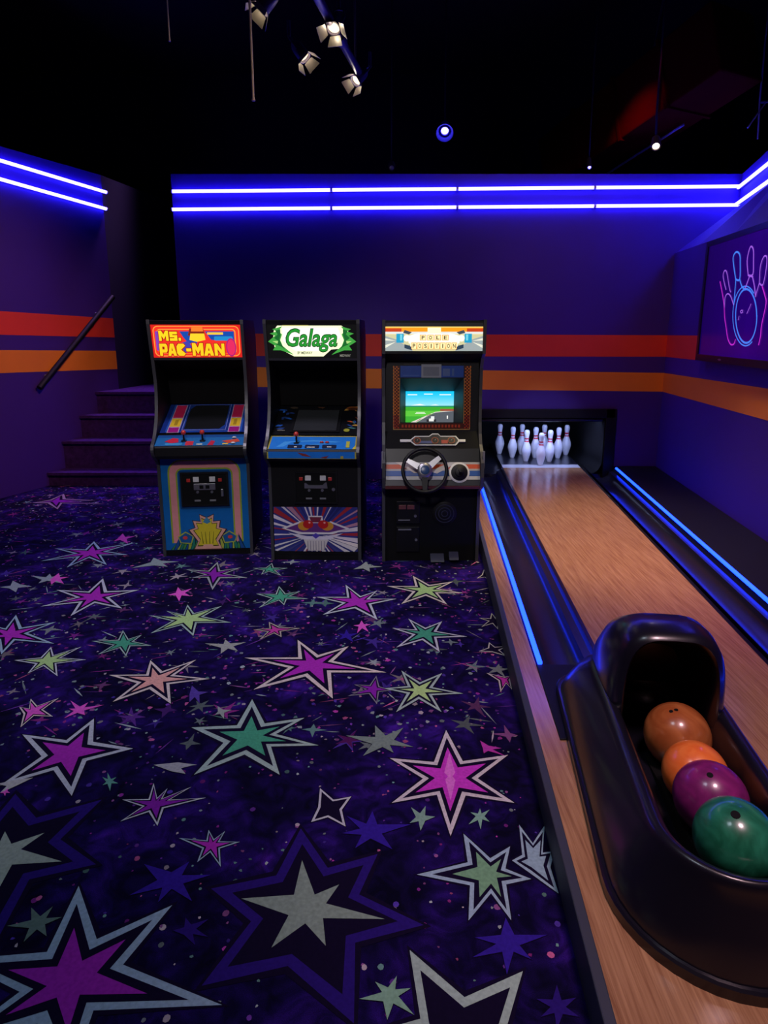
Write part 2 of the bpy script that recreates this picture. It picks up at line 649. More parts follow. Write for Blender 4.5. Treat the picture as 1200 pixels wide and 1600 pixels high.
# stair alcove: side wall on the right, end wall
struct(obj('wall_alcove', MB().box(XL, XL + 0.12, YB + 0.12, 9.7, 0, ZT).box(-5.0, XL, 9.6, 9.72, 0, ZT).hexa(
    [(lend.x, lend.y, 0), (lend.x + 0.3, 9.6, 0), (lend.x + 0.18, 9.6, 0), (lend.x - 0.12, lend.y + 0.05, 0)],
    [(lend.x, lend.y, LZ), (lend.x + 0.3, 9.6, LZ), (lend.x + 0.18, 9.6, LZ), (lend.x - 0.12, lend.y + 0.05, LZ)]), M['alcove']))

# stairs
st = thing('staircase', 'carpeted purple staircase of four steps rising behind the leftmost arcade cabinet', 'stairs', (0, 0, 0))
prev = 0.0
sp = [on_wall(75, 738, LA, LB), on_wall(98, 689, LA, LB), on_wall(125, 649, LA, LB), on_wall(150, 612, LA, LB)]
for k, p in enumerate(sp):
    y1 = 9.6
    mb = MB()
    xr = XL - 0.004
    yn = sp[k + 1].y if k < 3 else 9.59
    xl2 = lw(min(yn, lend.y)) + 0.002
    if yn > lend.y:
        xl2 = lend.x + 0.3 * (yn - lend.y) / (9.6 - lend.y) + 0.002
    zb = prev if k else 0.0
    # tread and riser of this step (a solid block down to the floor, with a slight nosing)
    mb.hexa([(lw(min(p.y, lend.y)) + 0.002, p.y, 0), (xr, p.y, 0), (xr, yn, 0), (xl2, yn, 0)],
            [(lw(min(p.y, lend.y)) + 0.002, p.y, p.z - 0.03), (xr, p.y, p.z - 0.03), (xr, yn, p.z - 0.03), (xl2, yn, p.z - 0.03)])
    a = [(lw(min(p.y, lend.y)) + 0.004, p.y - 0.025), (xr, p.y - 0.025), (xr, yn), (xl2, yn)]
    mb.prism_z(a, p.z - 0.03, p.z)
    obj('step', mb, M['stair_carpet'], st)
    prev = p.z

# handrail on the left wall
hr = thing('handrail', 'black handrail sloping up the left wall beside the stairs', 'handrail')
ha, hb = on_wall(55, 606, LA, LB), on_wall(170, 464, LA, LB)
off = Vector((0.93, -0.36, 0)) * 0.06
obj('rail', MB().tube([ha + off, hb + off], 0.030, 12), M['black'], hr, smooth=40)
for t in (0.12, 0.8):
    p = ha.lerp(hb, t)
    obj('bracket', MB().tube([p, p + off * 0.9], 0.012, 8), M['grey'], hr, smooth=40)

# ------------------------------------------------------------------ led tubes along the wall tops
def led(a, b, label, out, r=0.017):
    t = thing('led_tube', label, 'light tube', ((a + b) / 2)[:])
    o = t.location
    out = Vector(out).normalized() * 0.028
    d = (b - a).normalized()
    A, B = a + out - o + d * 0.012, b + out - o - d * 0.012
    obj('diffuser', MB().tube([A, B], r, 10), M['led'], t, smooth=60)
    for p, q in ((A, A - d * 0.011), (B, B + d * 0.011)):
        obj('end_cap', MB().tube([p, q], r * 1.08, 10), M['white_plastic'], t, smooth=60)
    mb = MB()
    w = Vector((0, 0, r * 0.8))
    mb.hexa([A - out - w, B - out - w, B - out + w, A - out + w], [A - out * 0.35 - w, B - out * 0.35 - w, B - out * 0.35 + w, A - out * 0.35 + w])
    obj('channel', mb, M['grey'], t)


cuts = (269, 518, 714, 928, 1155)
nm = ('leftmost', 'second from left', 'third from left', 'rightmost')
for row, (ya, yb_, word) in enumerate(((300, 292, 'upper'), (328, 321, 'lower'))):
    for k in range(4):
        f = lambda x: on_depth(x, ya + (yb_ - ya) * (x - 269) / (1155 - 269), YB)
        led(f(cuts[k]), f(cuts[k + 1]), 'white glowing tube on the back wall, %s in the %s row' % (nm[k], word), (0, -1, 0))
for (p0, p1, word) in (((0, 252), (164, 301), 'upper'), ((0, 281), (164, 327), 'lower')):
    a, b = on_wall(*p0, LA, LB), on_wall(*p1, LA, LB)
    a = a - (b - a) * 0.8
    led(a, b, 'white glowing tube on the left wall, the %s of two' % word, (0.93, -0.36, 0))
for (z, word) in ((3.09, 'upper'), (2.93, 'lower')):
    led(Vector((rw(YB) + 0.60, YB - 0.04, z)), Vector((rw(4.0) + 0.11, 4.0, z)), 'white glowing tube on the right wall over the television, %s of two' % word, (-1, 0.1, 0))

# ------------------------------------------------------------------ bowling lane
ZL = 0.12
lane = thing('bowling_lane', 'wooden bowling lane with black gutters and blue lit edges', 'bowling lane')
la, lb = Vector((1.38, 7.486)), Vector((1.05, 2.924))
ra, rb = Vector((2.278, 7.486)), Vector((1.799, 2.739))


def line(a, b):
    k = (a.x - b.x) / (a.y - b.y)
    return lambda y: b.x + (y - b.y) * k


XLl, XLr = line(la, lb), line(ra, rb)          # lane edges
XW0 = lambda y: 0.450 + 0.0675 * y             # left wood curb, outer and inner edge
XW1 = lambda y: XW0(y) + 0.078
XD = lambda y: 0.539 + 0.0705 * y              # left blue led
XR = lambda y: 1.795 + 0.112 * y               # right blue led
YA, YG = -0.6, 2.62                            # approach front, gutter start
YN = 7.10
bed = MB()
strip = lambda mb, f0, f1, y0, y1, z0, z1: mb.hexa(
    [(f0(y0), y0, z0), (f1(y0), y0, z0), (f1(y1), y1, z0), (f0(y1), y1, z0)],
    [(f0(y0), y0, z1), (f1(y0), y0, z1), (f1(y1), y1, z1), (f0(y1), y1, z1)])
strip(bed, XLl, XLr, YG, YN + 0.03, 0.0, ZL)
obj('lane_bed', bed, M['wood'], lane)
bed2 = MB()
strip(bed2, XW0, lambda y: XLl(y), YA, YG, 0.0, ZL)
strip(bed2, XLl, XLr, YA, YG, 0.0, ZL)
obj('approach', bed2, M['wood'], lane)
cu = MB()
strip(cu, XW0, XW1, YG, YN - 0.02, 0.0, ZL)
obj('side_curb', cu, M['wood'], lane)
ed = MB()
strip(ed, lambda y: XW0(y) - 0.030, XW0, YA, YN - 0.02, 0.0, ZL + 0.004)
obj('edge_trim', ed, M['slate'], lane, bevel=0.004)


def gutter(x0, x1, lip_z, led_side):
    """rounded channel between two edge lines"""
    mb = MB()
    rws = []
    for y in (YG, YN - 0.02):
        a, b = x0(y), x1(y)
        w = b - a
        ring = []
        n = 14
        ring.append((a, y, lip_z))
        ring.append((a + 0.012 * led_side if led_side > 0 else a + 0.02, y, ZL - 0.015))
        for k in range(n + 1):
            t = math.pi * k / n
            ring.append((a + w * (0.16 + 0.68 * (1 - math.cos(t)) / 2), y, ZL - 0.025 - 0.075 * math.sin(t)))
        ring.append((b - 0.012, y, ZL - 0.015))
        ring.append((b, y, ZL + 0.002 if led_side > 0 else lip_z))
        rws.append(ring)
    mb.loft(rws, closed=False)
    return obj('gutter', mb, M['gutter'], lane, smooth=35)


gutter(XW1, lambda y: XLl(y) - 0.022, ZL, 1)
gutter(lambda y: XLr(y) + 0.022, lambda y: XR(y), ZL + 0.03, -1)
tr = MB()
strip(tr, lambda y: XLl(y) - 0.022, XLl, YG, YN, 0.0, ZL + 0.003)
obj('lane_edge_trim', tr, M['gloss'], lane)
tr = MB()
strip(tr, XLr, lambda y: XLr(y) + 0.022, YG, YN, 0.0, ZL + 0.003)
obj('lane_edge_trim', tr, M['gloss'], lane)
lg = MB()
strip(lg, XR, lambda y: rw(y) - 0.004, 0.8, YN - 0.02, 0.0, ZL + 0.03)
obj('side_ledge', lg, M['black'], lane, bevel=0.004)
fl = MB()
strip(fl, XW1, lambda y: XLl(y), 2.18, YG + 0.12, ZL - 0.06, ZL + 0.006)
obj('gutter_end_plate', fl, M['black'], lane, bevel=0.003)
fl = MB()
strip(fl, lambda y: XLr(y), XR, 0.8, YG, 0.0, ZL - 0.01)
obj('gutter_floor', fl, M['gutter'], lane)
for nmx, f, y0, y1, z in (('left', XD, 2.75, 6.9, ZL + 0.008), ('right', XR, 1.5, 6.92, ZL + 0.038)):
    d = MB()
    d.tube([(f(y0), y0, z), (f(y1), y1, z)], 0.012, 10)
    o = obj('blue_light_strip', d, M['blue_led'], lane, smooth=50)
    o['label'] = 'glowing blue strip'

# pin opening: black surround, deck, side and end boards
ph = thing('pin_housing', 'black pin housing framing the end of the lane under the amber stripe', 'pin housing', (1.8, YB, 0))
px = lambda x: x - 1.8
py = lambda y: y - YB
YE = 8.75
mb = MB()
mb.box(px(NX0), px(NX1), py(YB - 0.04), py(YB + 0.10), 0.70, NZ1)
mb.box(px(NX0 - 0.04), px(NX0 + 0.03), py(YB - 0.04), py(YB + 0.10), 0.0, NZ1)
mb.box(px(NX1 - 0.10), px(NX1 + 0.02), py(YB - 0.04), py(YB + 0.10), 0.0, NZ1)
obj('surround', mb, M['black'], ph, bevel=0.006)
mb = MB().tube([(px(NX0 + 0.04), py(YB + 0.02), 0.675), (px(NX1 - 0.12), py(YB + 0.02), 0.675)], 0.022, 12)
obj('front_lip', mb, M['gloss'], ph, smooth=40)
mb = MB()
mb.box(px(NX0 - 0.02), px(NX0), py(YB + 0.12), py(YE), 0, NZ1)
mb.box(px(NX0), px(NX1), py(YE), py(YE + 0.03), 0, NZ1)
mb.box(px(NX0), px(NX1), py(YB + 0.12), py(YE), NZ1, NZ1 + 0.02)
obj('inner_board', mb, M['dark_in'], ph)
# right side board: a curved kickback that sweeps into the gutter
kb = []
for y in (YB - 0.03, 7.5, YE):
    ring = []
    for k in range(10):
        t = math.pi / 2 * k / 9
        ring.append((px(NX1 - 0.11 - 0.12 * (1 - math.sin(t))), py(y), ZL - 0.05 + 0.16 * (1 - math.cos(t))))
    ring.append((px(NX1 - 0.11), py(y), NZ1 - 0.08))
    kb.append(ring)
obj('kickback', MB().loft(kb, closed=False), M['black'], ph, smooth=50)
dk = MB()
strip(dk, lambda y: px(XLl(y + YB)), lambda y: px(XLr(y + YB)), py(YN + 0.03), py(7.30), 0.0, ZL + 0.001)
obj('pin_deck', dk, M['deck'], ph)['label'] = 'pale band in front of the pins'
dk = MB()
strip(dk, lambda y: px(XLl(y + YB)), lambda y: px(XLr(y + YB)), py(7.30), py(YE), 0.0, ZL)
obj('pin_floor', dk, M['gutter'], ph)
dk = MB()
strip(dk, lambda y: px(NX0), lambda y: px(XLl(y + YB)), py(YN - 0.02), py(YE), 0.0, ZL - 0.06)
strip(dk, lambda y: px(XLr(y + YB)), lambda y: px(NX1), py(YN - 0.02), py(YE), 0.0, ZL - 0.06)
obj('gutter_end', dk, M['gutter'], ph)
mb = MB().tube([(px(NX0 + 0.1), py(YB + 0.16), 0.765), (px(NX1 - 0.2), py(YB + 0.16), 0.765)], 0.012, 8)
obj('hidden_tube_lamp', mb, M['white_plastic'], ph, smooth=50)
lamp('AREA', 'pin_lamp', (1.85, YB + 0.12, 0.735), (1.85, 7.62, 0.15), 9.0, (0.40, 0.50, 1.0), (1.1, 0.03))

# pins
PP = [(0.0, 0.0), (0.024, 0.0), (0.0285, 0.010), (0.036, 0.035), (0.0475, 0.075), (0.0555, 0.110), (0.0575, 0.130), (0.054, 0.160), (0.043, 0.195), (0.031, 0.225),
      (0.0245, 0.245), (0.0228, 0.260), (0.0235, 0.275), (0.0265, 0.300), (0.0305, 0.325), (0.0322, 0.342), (0.031, 0.358), (0.025, 0.373), (0.014, 0.380), (0.0, 0.381)]


def pin_r(z):
    for (r0, z0), (r1, z1) in zip(PP[1:-1], PP[2:]):
        if z0 <= z <= z1:
            return r0 + (r1 - r0) * (z - z0) / (z1 - z0)
    return 0.02


pin0 = bpy.data.objects.new('bowling_pin', None)
COL.objects.link(pin0)
obj('body', MB().lathe(catmull(PP[1:-1], 3), 24), M['pin'], pin0, smooth=50)
for z0 in (0.236, 0.268):
    zz = [z0 + 0.014 * k / 4 for k in range(5)]
    obj('neck_band', MB().lathe([(pin_r(z) + 0.0012, z) for z in zz], 24), M['pinred'], pin0, smooth=50)
fp = on_level(844, 727, ZL)
ddir = Vector((0.09, 1.0)).normalized()
dside = Vector((1.0, -0.09)).normalized()
desc = {(0, 0): 'the head pin alone at the front of the rack',
        (1, 0): 'second row, left pin just behind the head pin', (1, 1): 'second row, right pin just behind the head pin',
        (2, 0): 'third row, left pin', (2, 1): 'third row, middle pin partly hidden behind the head pin', (2, 2): 'third row, right pin',
        (3, 0): 'back row, leftmost pin in the dark', (3, 1): 'back row, second pin from the left', (3, 2): 'back row, third pin from the left', (3, 3): 'back row, rightmost pin'}
for r_ in range(4):
    for k in range(r_ + 1):
        if (r_, k) == (0, 0):
            p = pin0
        else:
            p = pin0.copy()
            COL.objects.link(p)
            for ch in list(pin0.children):
                c = ch.copy()
                COL.objects.link(c)
                c.parent = p
        q = Vector((fp.x, fp.y)) + ddir * (0.225 * r_) + dside * (0.275 * (k - r_ / 2))
        p.location = (q.x, q.y, ZL + 0.0005 if q.y > 7.30 else ZL + 0.001)
        p.rotation_euler = (0, 0, rnd.uniform(0, 6))
        tag(p, 'white red-banded bowling pin, ' + desc[(r_, k)], 'bowling pin', 'rack of ten bowling pins')

# ------------------------------------------------------------------ ball return
bax = Vector((0.13, 1.0)).normalized()
BO = Vector((0.93, 1.60))
br = thing('ball_return', 'glossy black ball return with arched hood and four balls in its trough', 'ball return', (BO.x, BO.y, ZL), math.atan2(-bax.x, bax.y))


def stadium(hw, yn, yf, z, rf, n=20, m=6, sk=1.0):
    """outline with a round near end (centre yn) and a blunt far end with corner radius rf"""
    pts = []
    for k in range(n + 1):
        a = math.pi + math.pi * k / n
        pts.append((hw * math.cos(a), yn + hw * sk * math.sin(a), z))
    rf = min(rf, hw * 0.98)
    for k in range(m + 1):
        a = math.pi / 2 * k / m
        pts.append((hw - rf + rf * math.cos(a), yf - rf + rf * math.sin(a), z))
    for k in range(m + 1):
        a = math.pi / 2 + math.pi / 2 * k / m
        pts.append((-hw + rf + rf * math.cos(a), yf - rf + rf * math.sin(a), z))
    return pts


yc = -0.11
body = MB()
flange = [stadium(0.302, yc, 1.02, 0.0, 0.16), stadium(0.302, yc, 1.02, 0.030, 0.16), stadium(0.296, yc, 1.014, 0.036, 0.16), stadium(0.288, yc, 1.0, 0.036, 0.16)]
obj('base_flange', MB().loft(flange, True, True), M['gloss'], br, smooth=40)
rings = [stadium(0.288, yc, 1.0, 0.034, 0.16), stadium(0.280, yc, 0.985, 0.075, 0.17), stadium(0.262, yc, 0.955, 0.13, 0.18), stadium(0.236, yc, 0.91, 0.195, 0.18),
         stadium(0.217, yc - 0.01, 0.86, 0.232, 0.18), stadium(0.207, yc - 0.02, 0.83, 0.250, 0.17), stadium(0.196, yc - 0.025, 0.80, 0.259, 0.165), stadium(0.184, yc - 0.03, 0.78, 0.261, 0.16),
         stadium(0.171, yc - 0.03, 0.76, 0.258, 0.15), stadium(0.161, yc - 0.03, 0.75, 0.247, 0.145), stadium(0.154, yc - 0.03, 0.73, 0.225, 0.14), stadium(0.145, yc - 0.03, 0.72, 0.14, 0.13),
         stadium(0.120, yc - 0.03, 0.68, 0.055, 0.10), stadium(0.05, yc - 0.03, 0.62, 0.045, 0.048)]
obj('tray', MB().loft(rings, True, True), M['gloss'], br, smooth=60)


def arch(y, hw, h, z0, n=26):
    ring = []
    for k in range(n + 1):
        a = math.pi * k / n
        cx_, sz = math.cos(a), math.sin(a)
        e = 0.55
        ring.append((hw * math.copysign(abs(cx_) ** e, cx_), y, z0 + h * abs(sz) ** e))
    return ring


obj('ball_ramp', MB().hexa([(-0.05, -0.24, 0.048), (0.05, -0.24, 0.048), (0.05, 0.60, 0.020), (-0.05, 0.60, 0.020)], [(-0.05, -0.24, 0.142), (0.05, -0.24, 0.142), (0.05, 0.60, 0.020), (-0.05, 0.60, 0.020)]), M['dark_in'], br)
yh = 0.375                                     # hood mouth
hood = [arch(yh + 0.30, 0.120, 0.16, 0.2), arch(yh + 0.05, 0.146, 0.290, 0.2), arch(yh + 0.008, 0.151, 0.312, 0.2), arch(yh, 0.158, 0.320, 0.2), arch(yh + 0.008, 0.172, 0.330, 0.2),
        arch(yh + 0.03, 0.186, 0.340, 0.2), arch(yh + 0.10, 0.194, 0.345, 0.2), arch(yh + 0.19, 0.197, 0.332, 0.2), arch(yh + 0.28, 0.196, 0.285, 0.2), arch(yh + 0.37, 0.188, 0.19, 0.2), arch(yh + 0.43, 0.17, 0.08, 0.2), arch(yh + 0.45, 0.15, 0.03, 0.2)]
obj('hood', MB().loft(hood, True, False, closed=False), M['gloss'], br, smooth=60)

balls = [('brown', (1058, 1149), 0.275, 0.110, (0.34, 0.085, 0.022), (0.52, 0.17, 0.05), 'marbled brown orange bowling ball, farthest in the trough under the hood'),
         ('orange', (1086, 1209), 0.296, 0.098, (0.85, 0.17, 0.03), (0.95, 0.26, 0.06), 'bright orange bowling ball wedged between the brown and purple balls'),
         ('purple', (1110, 1247), 0.330, 0.102, (0.16, 0.012, 0.11), (0.28, 0.02, 0.18), 'purple bowling ball with one finger hole, third from the hood'),
         ('green', (1149, 1312), 0.352, 0.103, (0.010, 0.12, 0.060), (0.025, 0.24, 0.13), 'marbled green bowling ball at the near end of the trough')]
holes = {'brown': [(-0.10, 1.0, .0065), (0.14, 1.03, .0065)], 'orange': [], 'purple': [(0.14, 0.66, .0085)], 'green': [(0.17, 0.60, .011)]}
for nme, p, z, rad, c1, c2, lab in balls:
    q = on_level(p[0], p[1], z)
    t = thing('bowling_ball', lab, 'bowling ball', q[:], 0, 'bowling balls in the ball return')
    prof = [(rad * math.sin(math.pi * k / 24), -rad * math.cos(math.pi * k / 24)) for k in range(25)]
    obj('shell', MB().lathe(prof, 36), ball_mat(nme + '_marbled_resin', c1, c2, 14 if nme != 'brown' else 9), t, smooth=80)
    view = (Vector((0, 0, H)) - q).normalized()
    sx = Vector((1, 0, 0))
    upv = view.cross(sx).normalized()
    for hx, hy, hr_ in holes[nme]:
        d = (view + sx * hx + upv * hy).normalized()
        m = d.to_track_quat('Z', 'Y').to_matrix().to_4x4()
        hm = MB().lathe([(0.0, rad + 0.0006), (hr_, rad + 0.0004), (hr_ * 1.05, rad - 0.001)], 18, m)
        obj('finger_hole', hm, M['dark_in'], t, smooth=40)

# ------------------------------------------------------------------ television on the right wall
tvn = Vector((RB[1] - RA[1], -(RB[0] - RA[0]), 0)).normalized()      # into the room
if tvn.x > 0:
    tvn = -tvn
tvx = Vector((RB[0] - RA[0], RB[1] - RA[1], 0)).normalized()         # toward the camera
sh = tvn * 0.075
TA, TB = (RA[0] + sh.x, RA[1] + sh.y), (RB[0] + sh.x, RB[1] + sh.y)
tl, bl = on_wall(1097, 383, TA, TB), on_wall(1097, 566, TA, TB)
ty = (tl.y + bl.y) / 2
t0 = Vector((TA[0] + (ty - TA[1]) * (TA[0] - TB[0]) / (TA[1] - TB[1]), ty, 0))
zb, zt = 1.385, 2.42
TW = 1.86
tv = thing('television', 'large wall television showing neon bowling pins and ball on violet', 'television', (t0.x, t0.y, zb))
fr = frame((0, 0, 0), tvx, (0, 0, 1))
sgn = 1 if fr(0, 0, 1).x < 0 else -1
T = lambda u, v, k=0.0: fr(u, v, k * sgn)
hh = zt - zb
mb = MB()
mb.hexa([T(0, 0, -0.07), T(TW, 0, -0.07), T(TW, hh, -0.07), T(0, hh, -0.07)], [T(0, 0, -0.004), T(TW, 0, -0.004), T(TW, hh, -0.004), T(0, hh, -0.004)])
obj('cabinet', mb, M['black'], tv, bevel=0.006)
mb = MB()
bz = 0.045
for u0, u1, v0, v1 in ((0, TW, 0, bz * 1.25), (0, TW, hh - bz, hh), (0, bz, bz * 1.25, hh - bz), (TW - bz, TW, bz * 1.25, hh - bz)):
    mb.hexa([T(u0, v0, -0.004), T(u1, v0, -0.004), T(u1, v1, -0.004), T(u0, v1, -0.004)], [T(u0, v0, 0.012), T(u1, v0, 0.012), T(u1, v1, 0.012), T(u0, v1, 0.012)])
obj('bezel', mb, M['gloss'], tv)
obj('badge', MB().loft([[T(0.55 + 0.02 * math.cos(a) * 1.6, 0.028 + 0.008 * math.sin(a), k) for a in [2 * math.pi * i / 12 for i in range(12)]] for k in (0.012, 0.014)], False, True), M['steel'], tv)


def tvp(cx_, cy_):
    """crop pixel of the 4x detail -> screen u, v"""
    p = on_wall(900 + cx_ / 4, 300 + cy_ / 4, TA, TB)
    return ((p - t0).dot(tvx), p.z - zb)


pol = [((26, 0, 86), rect(bz, TW - bz, bz * 1.25, hh - bz))]
for k in range(14):
    q = 1 - abs(k - 7) / 7
    pol.append(((int(24 + 12 * q), 0, int(84 + 26 * q)), rect(bz + (TW - 2 * bz) * k / 14, bz + (TW - 2 * bz) * (k + 1) / 14, bz * 1.25, hh - bz)))
BL, PU, PK = (70, 130, 255), (165, 95, 235), (200, 45, 215)
strokes = [
    (BL, [(1065 + 66 * math.cos(a), 775 + 168 * math.sin(a)) for a in [2 * math.pi * k / 28 for k in range(29)]], .014),
    (BL, [(1062 + 80 * math.cos(a), 775 + 186 * math.sin(a)) for a in [R(60) + R(250) * k / 24 for k in range(25)]], .009),
    (PU, [(1078, 515), (1072, 430), (1085, 362), (1098, 340), (1111, 362), (1112, 430), (1108, 515), (1078, 520), (1108, 530)], .011),
    (PU, [(1088, 525), (1070, 575), (1058, 605)], .011), (PU, [(1106, 530), (1118, 590), (1125, 650)], .011),
    (BL, [(1000, 540), (985, 430), (990, 392), (1008, 374), (1026, 392), (1029, 440), (1026, 545), (1000, 545)], .013),
    (BL, [(1002, 545), (996, 620), (990, 700)], .012), (BL, [(1026, 545), (1040, 590), (1062, 610)], .012),
    (PU, [(940, 610), (924, 540), (925, 505), (936, 490), (947, 510), (962, 600), (970, 625)], .009),
    (PU, [(930, 725), (935, 660), (950, 636), (970, 652), (988, 705)], .009),
    (PK, [(903, 560), (915, 620), (928, 700), (932, 780), (942, 850), (952, 915), (970, 952), (990, 950), (1000, 922)], .010),
    (PU, [(1150, 565), (1156, 470), (1172, 415), (1188, 398), (1198, 420), (1190, 500), (1172, 580), (1150, 570)], .010),
    (PU, [(1150, 570), (1138, 610), (1125, 655)], .010),
    (PK, [(1168, 590), (1186, 650), (1192, 700), (1165, 830), (1158, 900), (1146, 955)], .011),
    (PU, [(1032, 745), (1042, 738), (1046, 750), (1036, 756), (1032, 745)], .007), (PU, [(1072, 760), (1090, 720), (1098, 700)], .007), (PU, [(1018, 800), (1024, 775)], .007),
]
for c, pts, w in strokes:
    for q in ribbon(catmull([tvp(*p) for p in pts], 4), w * 1.1):
        pol.append((c, q))
art('screen', pol, T, M['tv'], tv, step=0.00001 * sgn * sgn, base=0.001)

# ------------------------------------------------------------------ arcade cabinets
EDGE_M = [(0, 0), (0, 0.70)] + catmull([(-0.05, 0.745), (-0.118, 0.79), (-0.132, 0.85), (-0.04, 0.925), (0.035, 1.03), (0.075, 1.16), (0.085, 1.28), (0.066, 1.40), (0.03, 1.56), (0.0, 1.70)], 4) + [(0.0, 1.728)]


def side_panels(root, W_, edge, back, mat, th=0.02):
    for s in (-1, 1):
        x1, x0 = s * W_ / 2, s * (W_ / 2 - th)
        obj('side_panel', MB().prism_x(edge + back, min(x0, x1), max(x0, x1)), mat, root)
        ring = []
        mb = MB()
        for i, (y, z) in enumerate(edge):
            a, b = edge[max(i - 1, 0)], edge[min(i + 1, len(edge) - 1)]
            ty_, tz_ = b[0] - a[0], b[1] - a[1]
            l = math.hypot(ty_, tz_)
            ny_, nz_ = -tz_ / l * 0.004, ty_ / l * 0.004
            xa, xb = min(x0, x1) - 0.001, max(x0, x1) + 0.001
            ring.append([(xa, y, z), (xb, y, z), (xb, y + ny_, z + nz_), (xa, y + ny_, z + nz_)])
        obj('edge_molding', mb.loft(ring, True, True), M['edge'], root)


def slab(name, a, b, w, mat, root, th=0.015, bevel=0.0):
    """panel of width w whose front face runs from (y,z)=a to b; thickness goes to the back"""
    dy, dz = b[0] - a[0], b[1] - a[1]
    l = math.hypot(dy, dz)
    n = (dz / l * th, -dy / l * th)
    return obj(name, MB().prism_x([a, b, (b[0] + n[0], b[1] + n[1]), (a[0] + n[0], a[1] + n[1])], -w / 2, w / 2), mat, root, bevel=bevel)


def panel_frame(a, b):
    """print frame on a slab: u across from its middle, v up from a"""
    return frame((0, a[0], a[1]), (1, 0, 0), (0, b[0] - a[0], b[1] - a[1]))


def joystick(root, x, y, z, mat, lab):
    j = obj('joystick', MB().tube([(x, y, z - 0.005), (x, y - 0.004, z + 0.05)], 0.006, 10), M['black'], root, smooth=40)
    k = obj('ball_top', MB().lathe([(0.018 * math.sin(math.pi * i / 10), -0.018 * math.cos(math.pi * i / 10)) for i in range(11)], 16, Matrix.Translation((x, y - 0.004, z + 0.062))), mat, j, smooth=70)
    k['label'] = lab
    obj('dust_washer', MB().lathe([(0.0, 0.0), (0.022, 0.0), (0.020, 0.004), (0.0, 0.005)], 16, Matrix.Translation((x, y, z - 0.001))), M['black'], j, smooth=40)


def button(root, x, y, z, mat, r=0.013, tilt=0.0):
    m = Matrix.Translation((x, y, z)) @ Matrix.Rotation(tilt, 4, 'X')
    obj('button', MB().lathe([(r * 1.25, 0), (r * 1.2, 0.006), (r * 0.9, 0.007), (r * 0.85, 0.011), (0.0, 0.012)], 14, m), mat, root, smooth=40)


def coin_door(root, x0, x1, z0, z1, y, style):
    """door plate with frame, entry plates, reject lamps and lock; y is the front of the panel"""
    fr_ = MB()
    b = 0.014
    for a in ((x0, x1, z0, z0 + b), (x0, x1, z1 - b, z1), (x0, x0 + b, z0 + b, z1 - b), (x1 - b, x1, z0 + b, z1 - b)):
        fr_.box(a[0], a[1], y - 0.012, y, a[2], a[3])
    d = obj('coin_door', fr_, M['black'], root)
    obj('door_plate', MB().box(x0 + b, x1 - b, y - 0.006, y, z0 + b, z1 - b), M['dark_in'], d)
    cx_ = (x0 + x1) / 2
    w, h = x1 - x0, z1 - z0
    for s in (-1, 1):
        obj('coin_slot', MB().box(cx_ + s * w * 0.17 - 0.021, cx_ + s * w * 0.17 + 0.021, y - 0.013, y - 0.006, z1 - h * 0.28, z1 - h * 0.13), M['white_plastic'], d, bevel=0.002)
        obj('reject_button', MB().box(cx_ + s * w * 0.33 - 0.013, cx_ + s * w * 0.33 + 0.013, y - 0.012, y - 0.006, z1 - h * 0.28, z1 - h * 0.18), M['redp'], d, bevel=0.002)
        obj('lock', MB().lathe([(0.010, 0), (0.010, 0.008), (0.0, 0.009)], 14, Matrix.Translation((cx_ + s * w * 0.15, y - 0.006, z1 - h * 0.58)) @ Matrix.Rotation(R(90), 4, 'X')), M['steel'], d, smooth=40)
    if style == 'plate':
        obj('mech_plate', MB().box(cx_ - 0.078, cx_ + 0.078, y - 0.012, y - 0.006, z1 - h * 0.52, z1 - h * 0.33), M['steel'], d, bevel=0.002)
        for s in (-1, 1):
            obj('coin_return', MB().box(cx_ + s * 0.022 - 0.014, cx_ + s * 0.022 + 0.014, y - 0.015, y - 0.012, z1 - h * 0.48, z1 - h * 0.38), M['dark_in'], d)
        obj('handle', MB().box(x1 - 0.055, x1 - 0.037, y - 0.016, y - 0.006, z1 - h * 0.72, z1 - h * 0.50), M['steel'], d, bevel=0.003)
    else:
        pts = [(cx_ - 0.08, z1 - h * 0.36), (cx_ - 0.07, z1 - h * 0.36), (cx_ - 0.05, z1 - h * 0.42), (cx_ + 0.05, z1 - h * 0.42), (cx_ + 0.07, z1 - h * 0.34), (cx_ + 0.08, z1 - h * 0.34),
               (cx_ + 0.085, z1 - h * 0.52), (cx_ - 0.08, z1 - h * 0.52)]
        obj('mech_plate', MB().loft([[(x, y - 0.006, z) for x, z in pts], [(x, y - 0.014, z) for x, z in pts]], False, True), M['steel'], d)
        obj('lock', MB().lathe([(0.012, 0), (0.012, 0.008), (0.0, 0.009)], 14, Matrix.Translation((x1 - 0.03, y - 0.006, z1 - h * 0.55)) @ Matrix.Rotation(R(90), 4, 'X')), M['steel'], d, smooth=40)
    for s in (-1, 1):
        obj('coin_cup', MB().box(cx_ + s * w * 0.16 - 0.022, cx_ + s * w * 0.16 + 0.022, y - 0.009, y - 0.006, z0 + h * 0.14, z0 + h * 0.19), M['grey'], d)


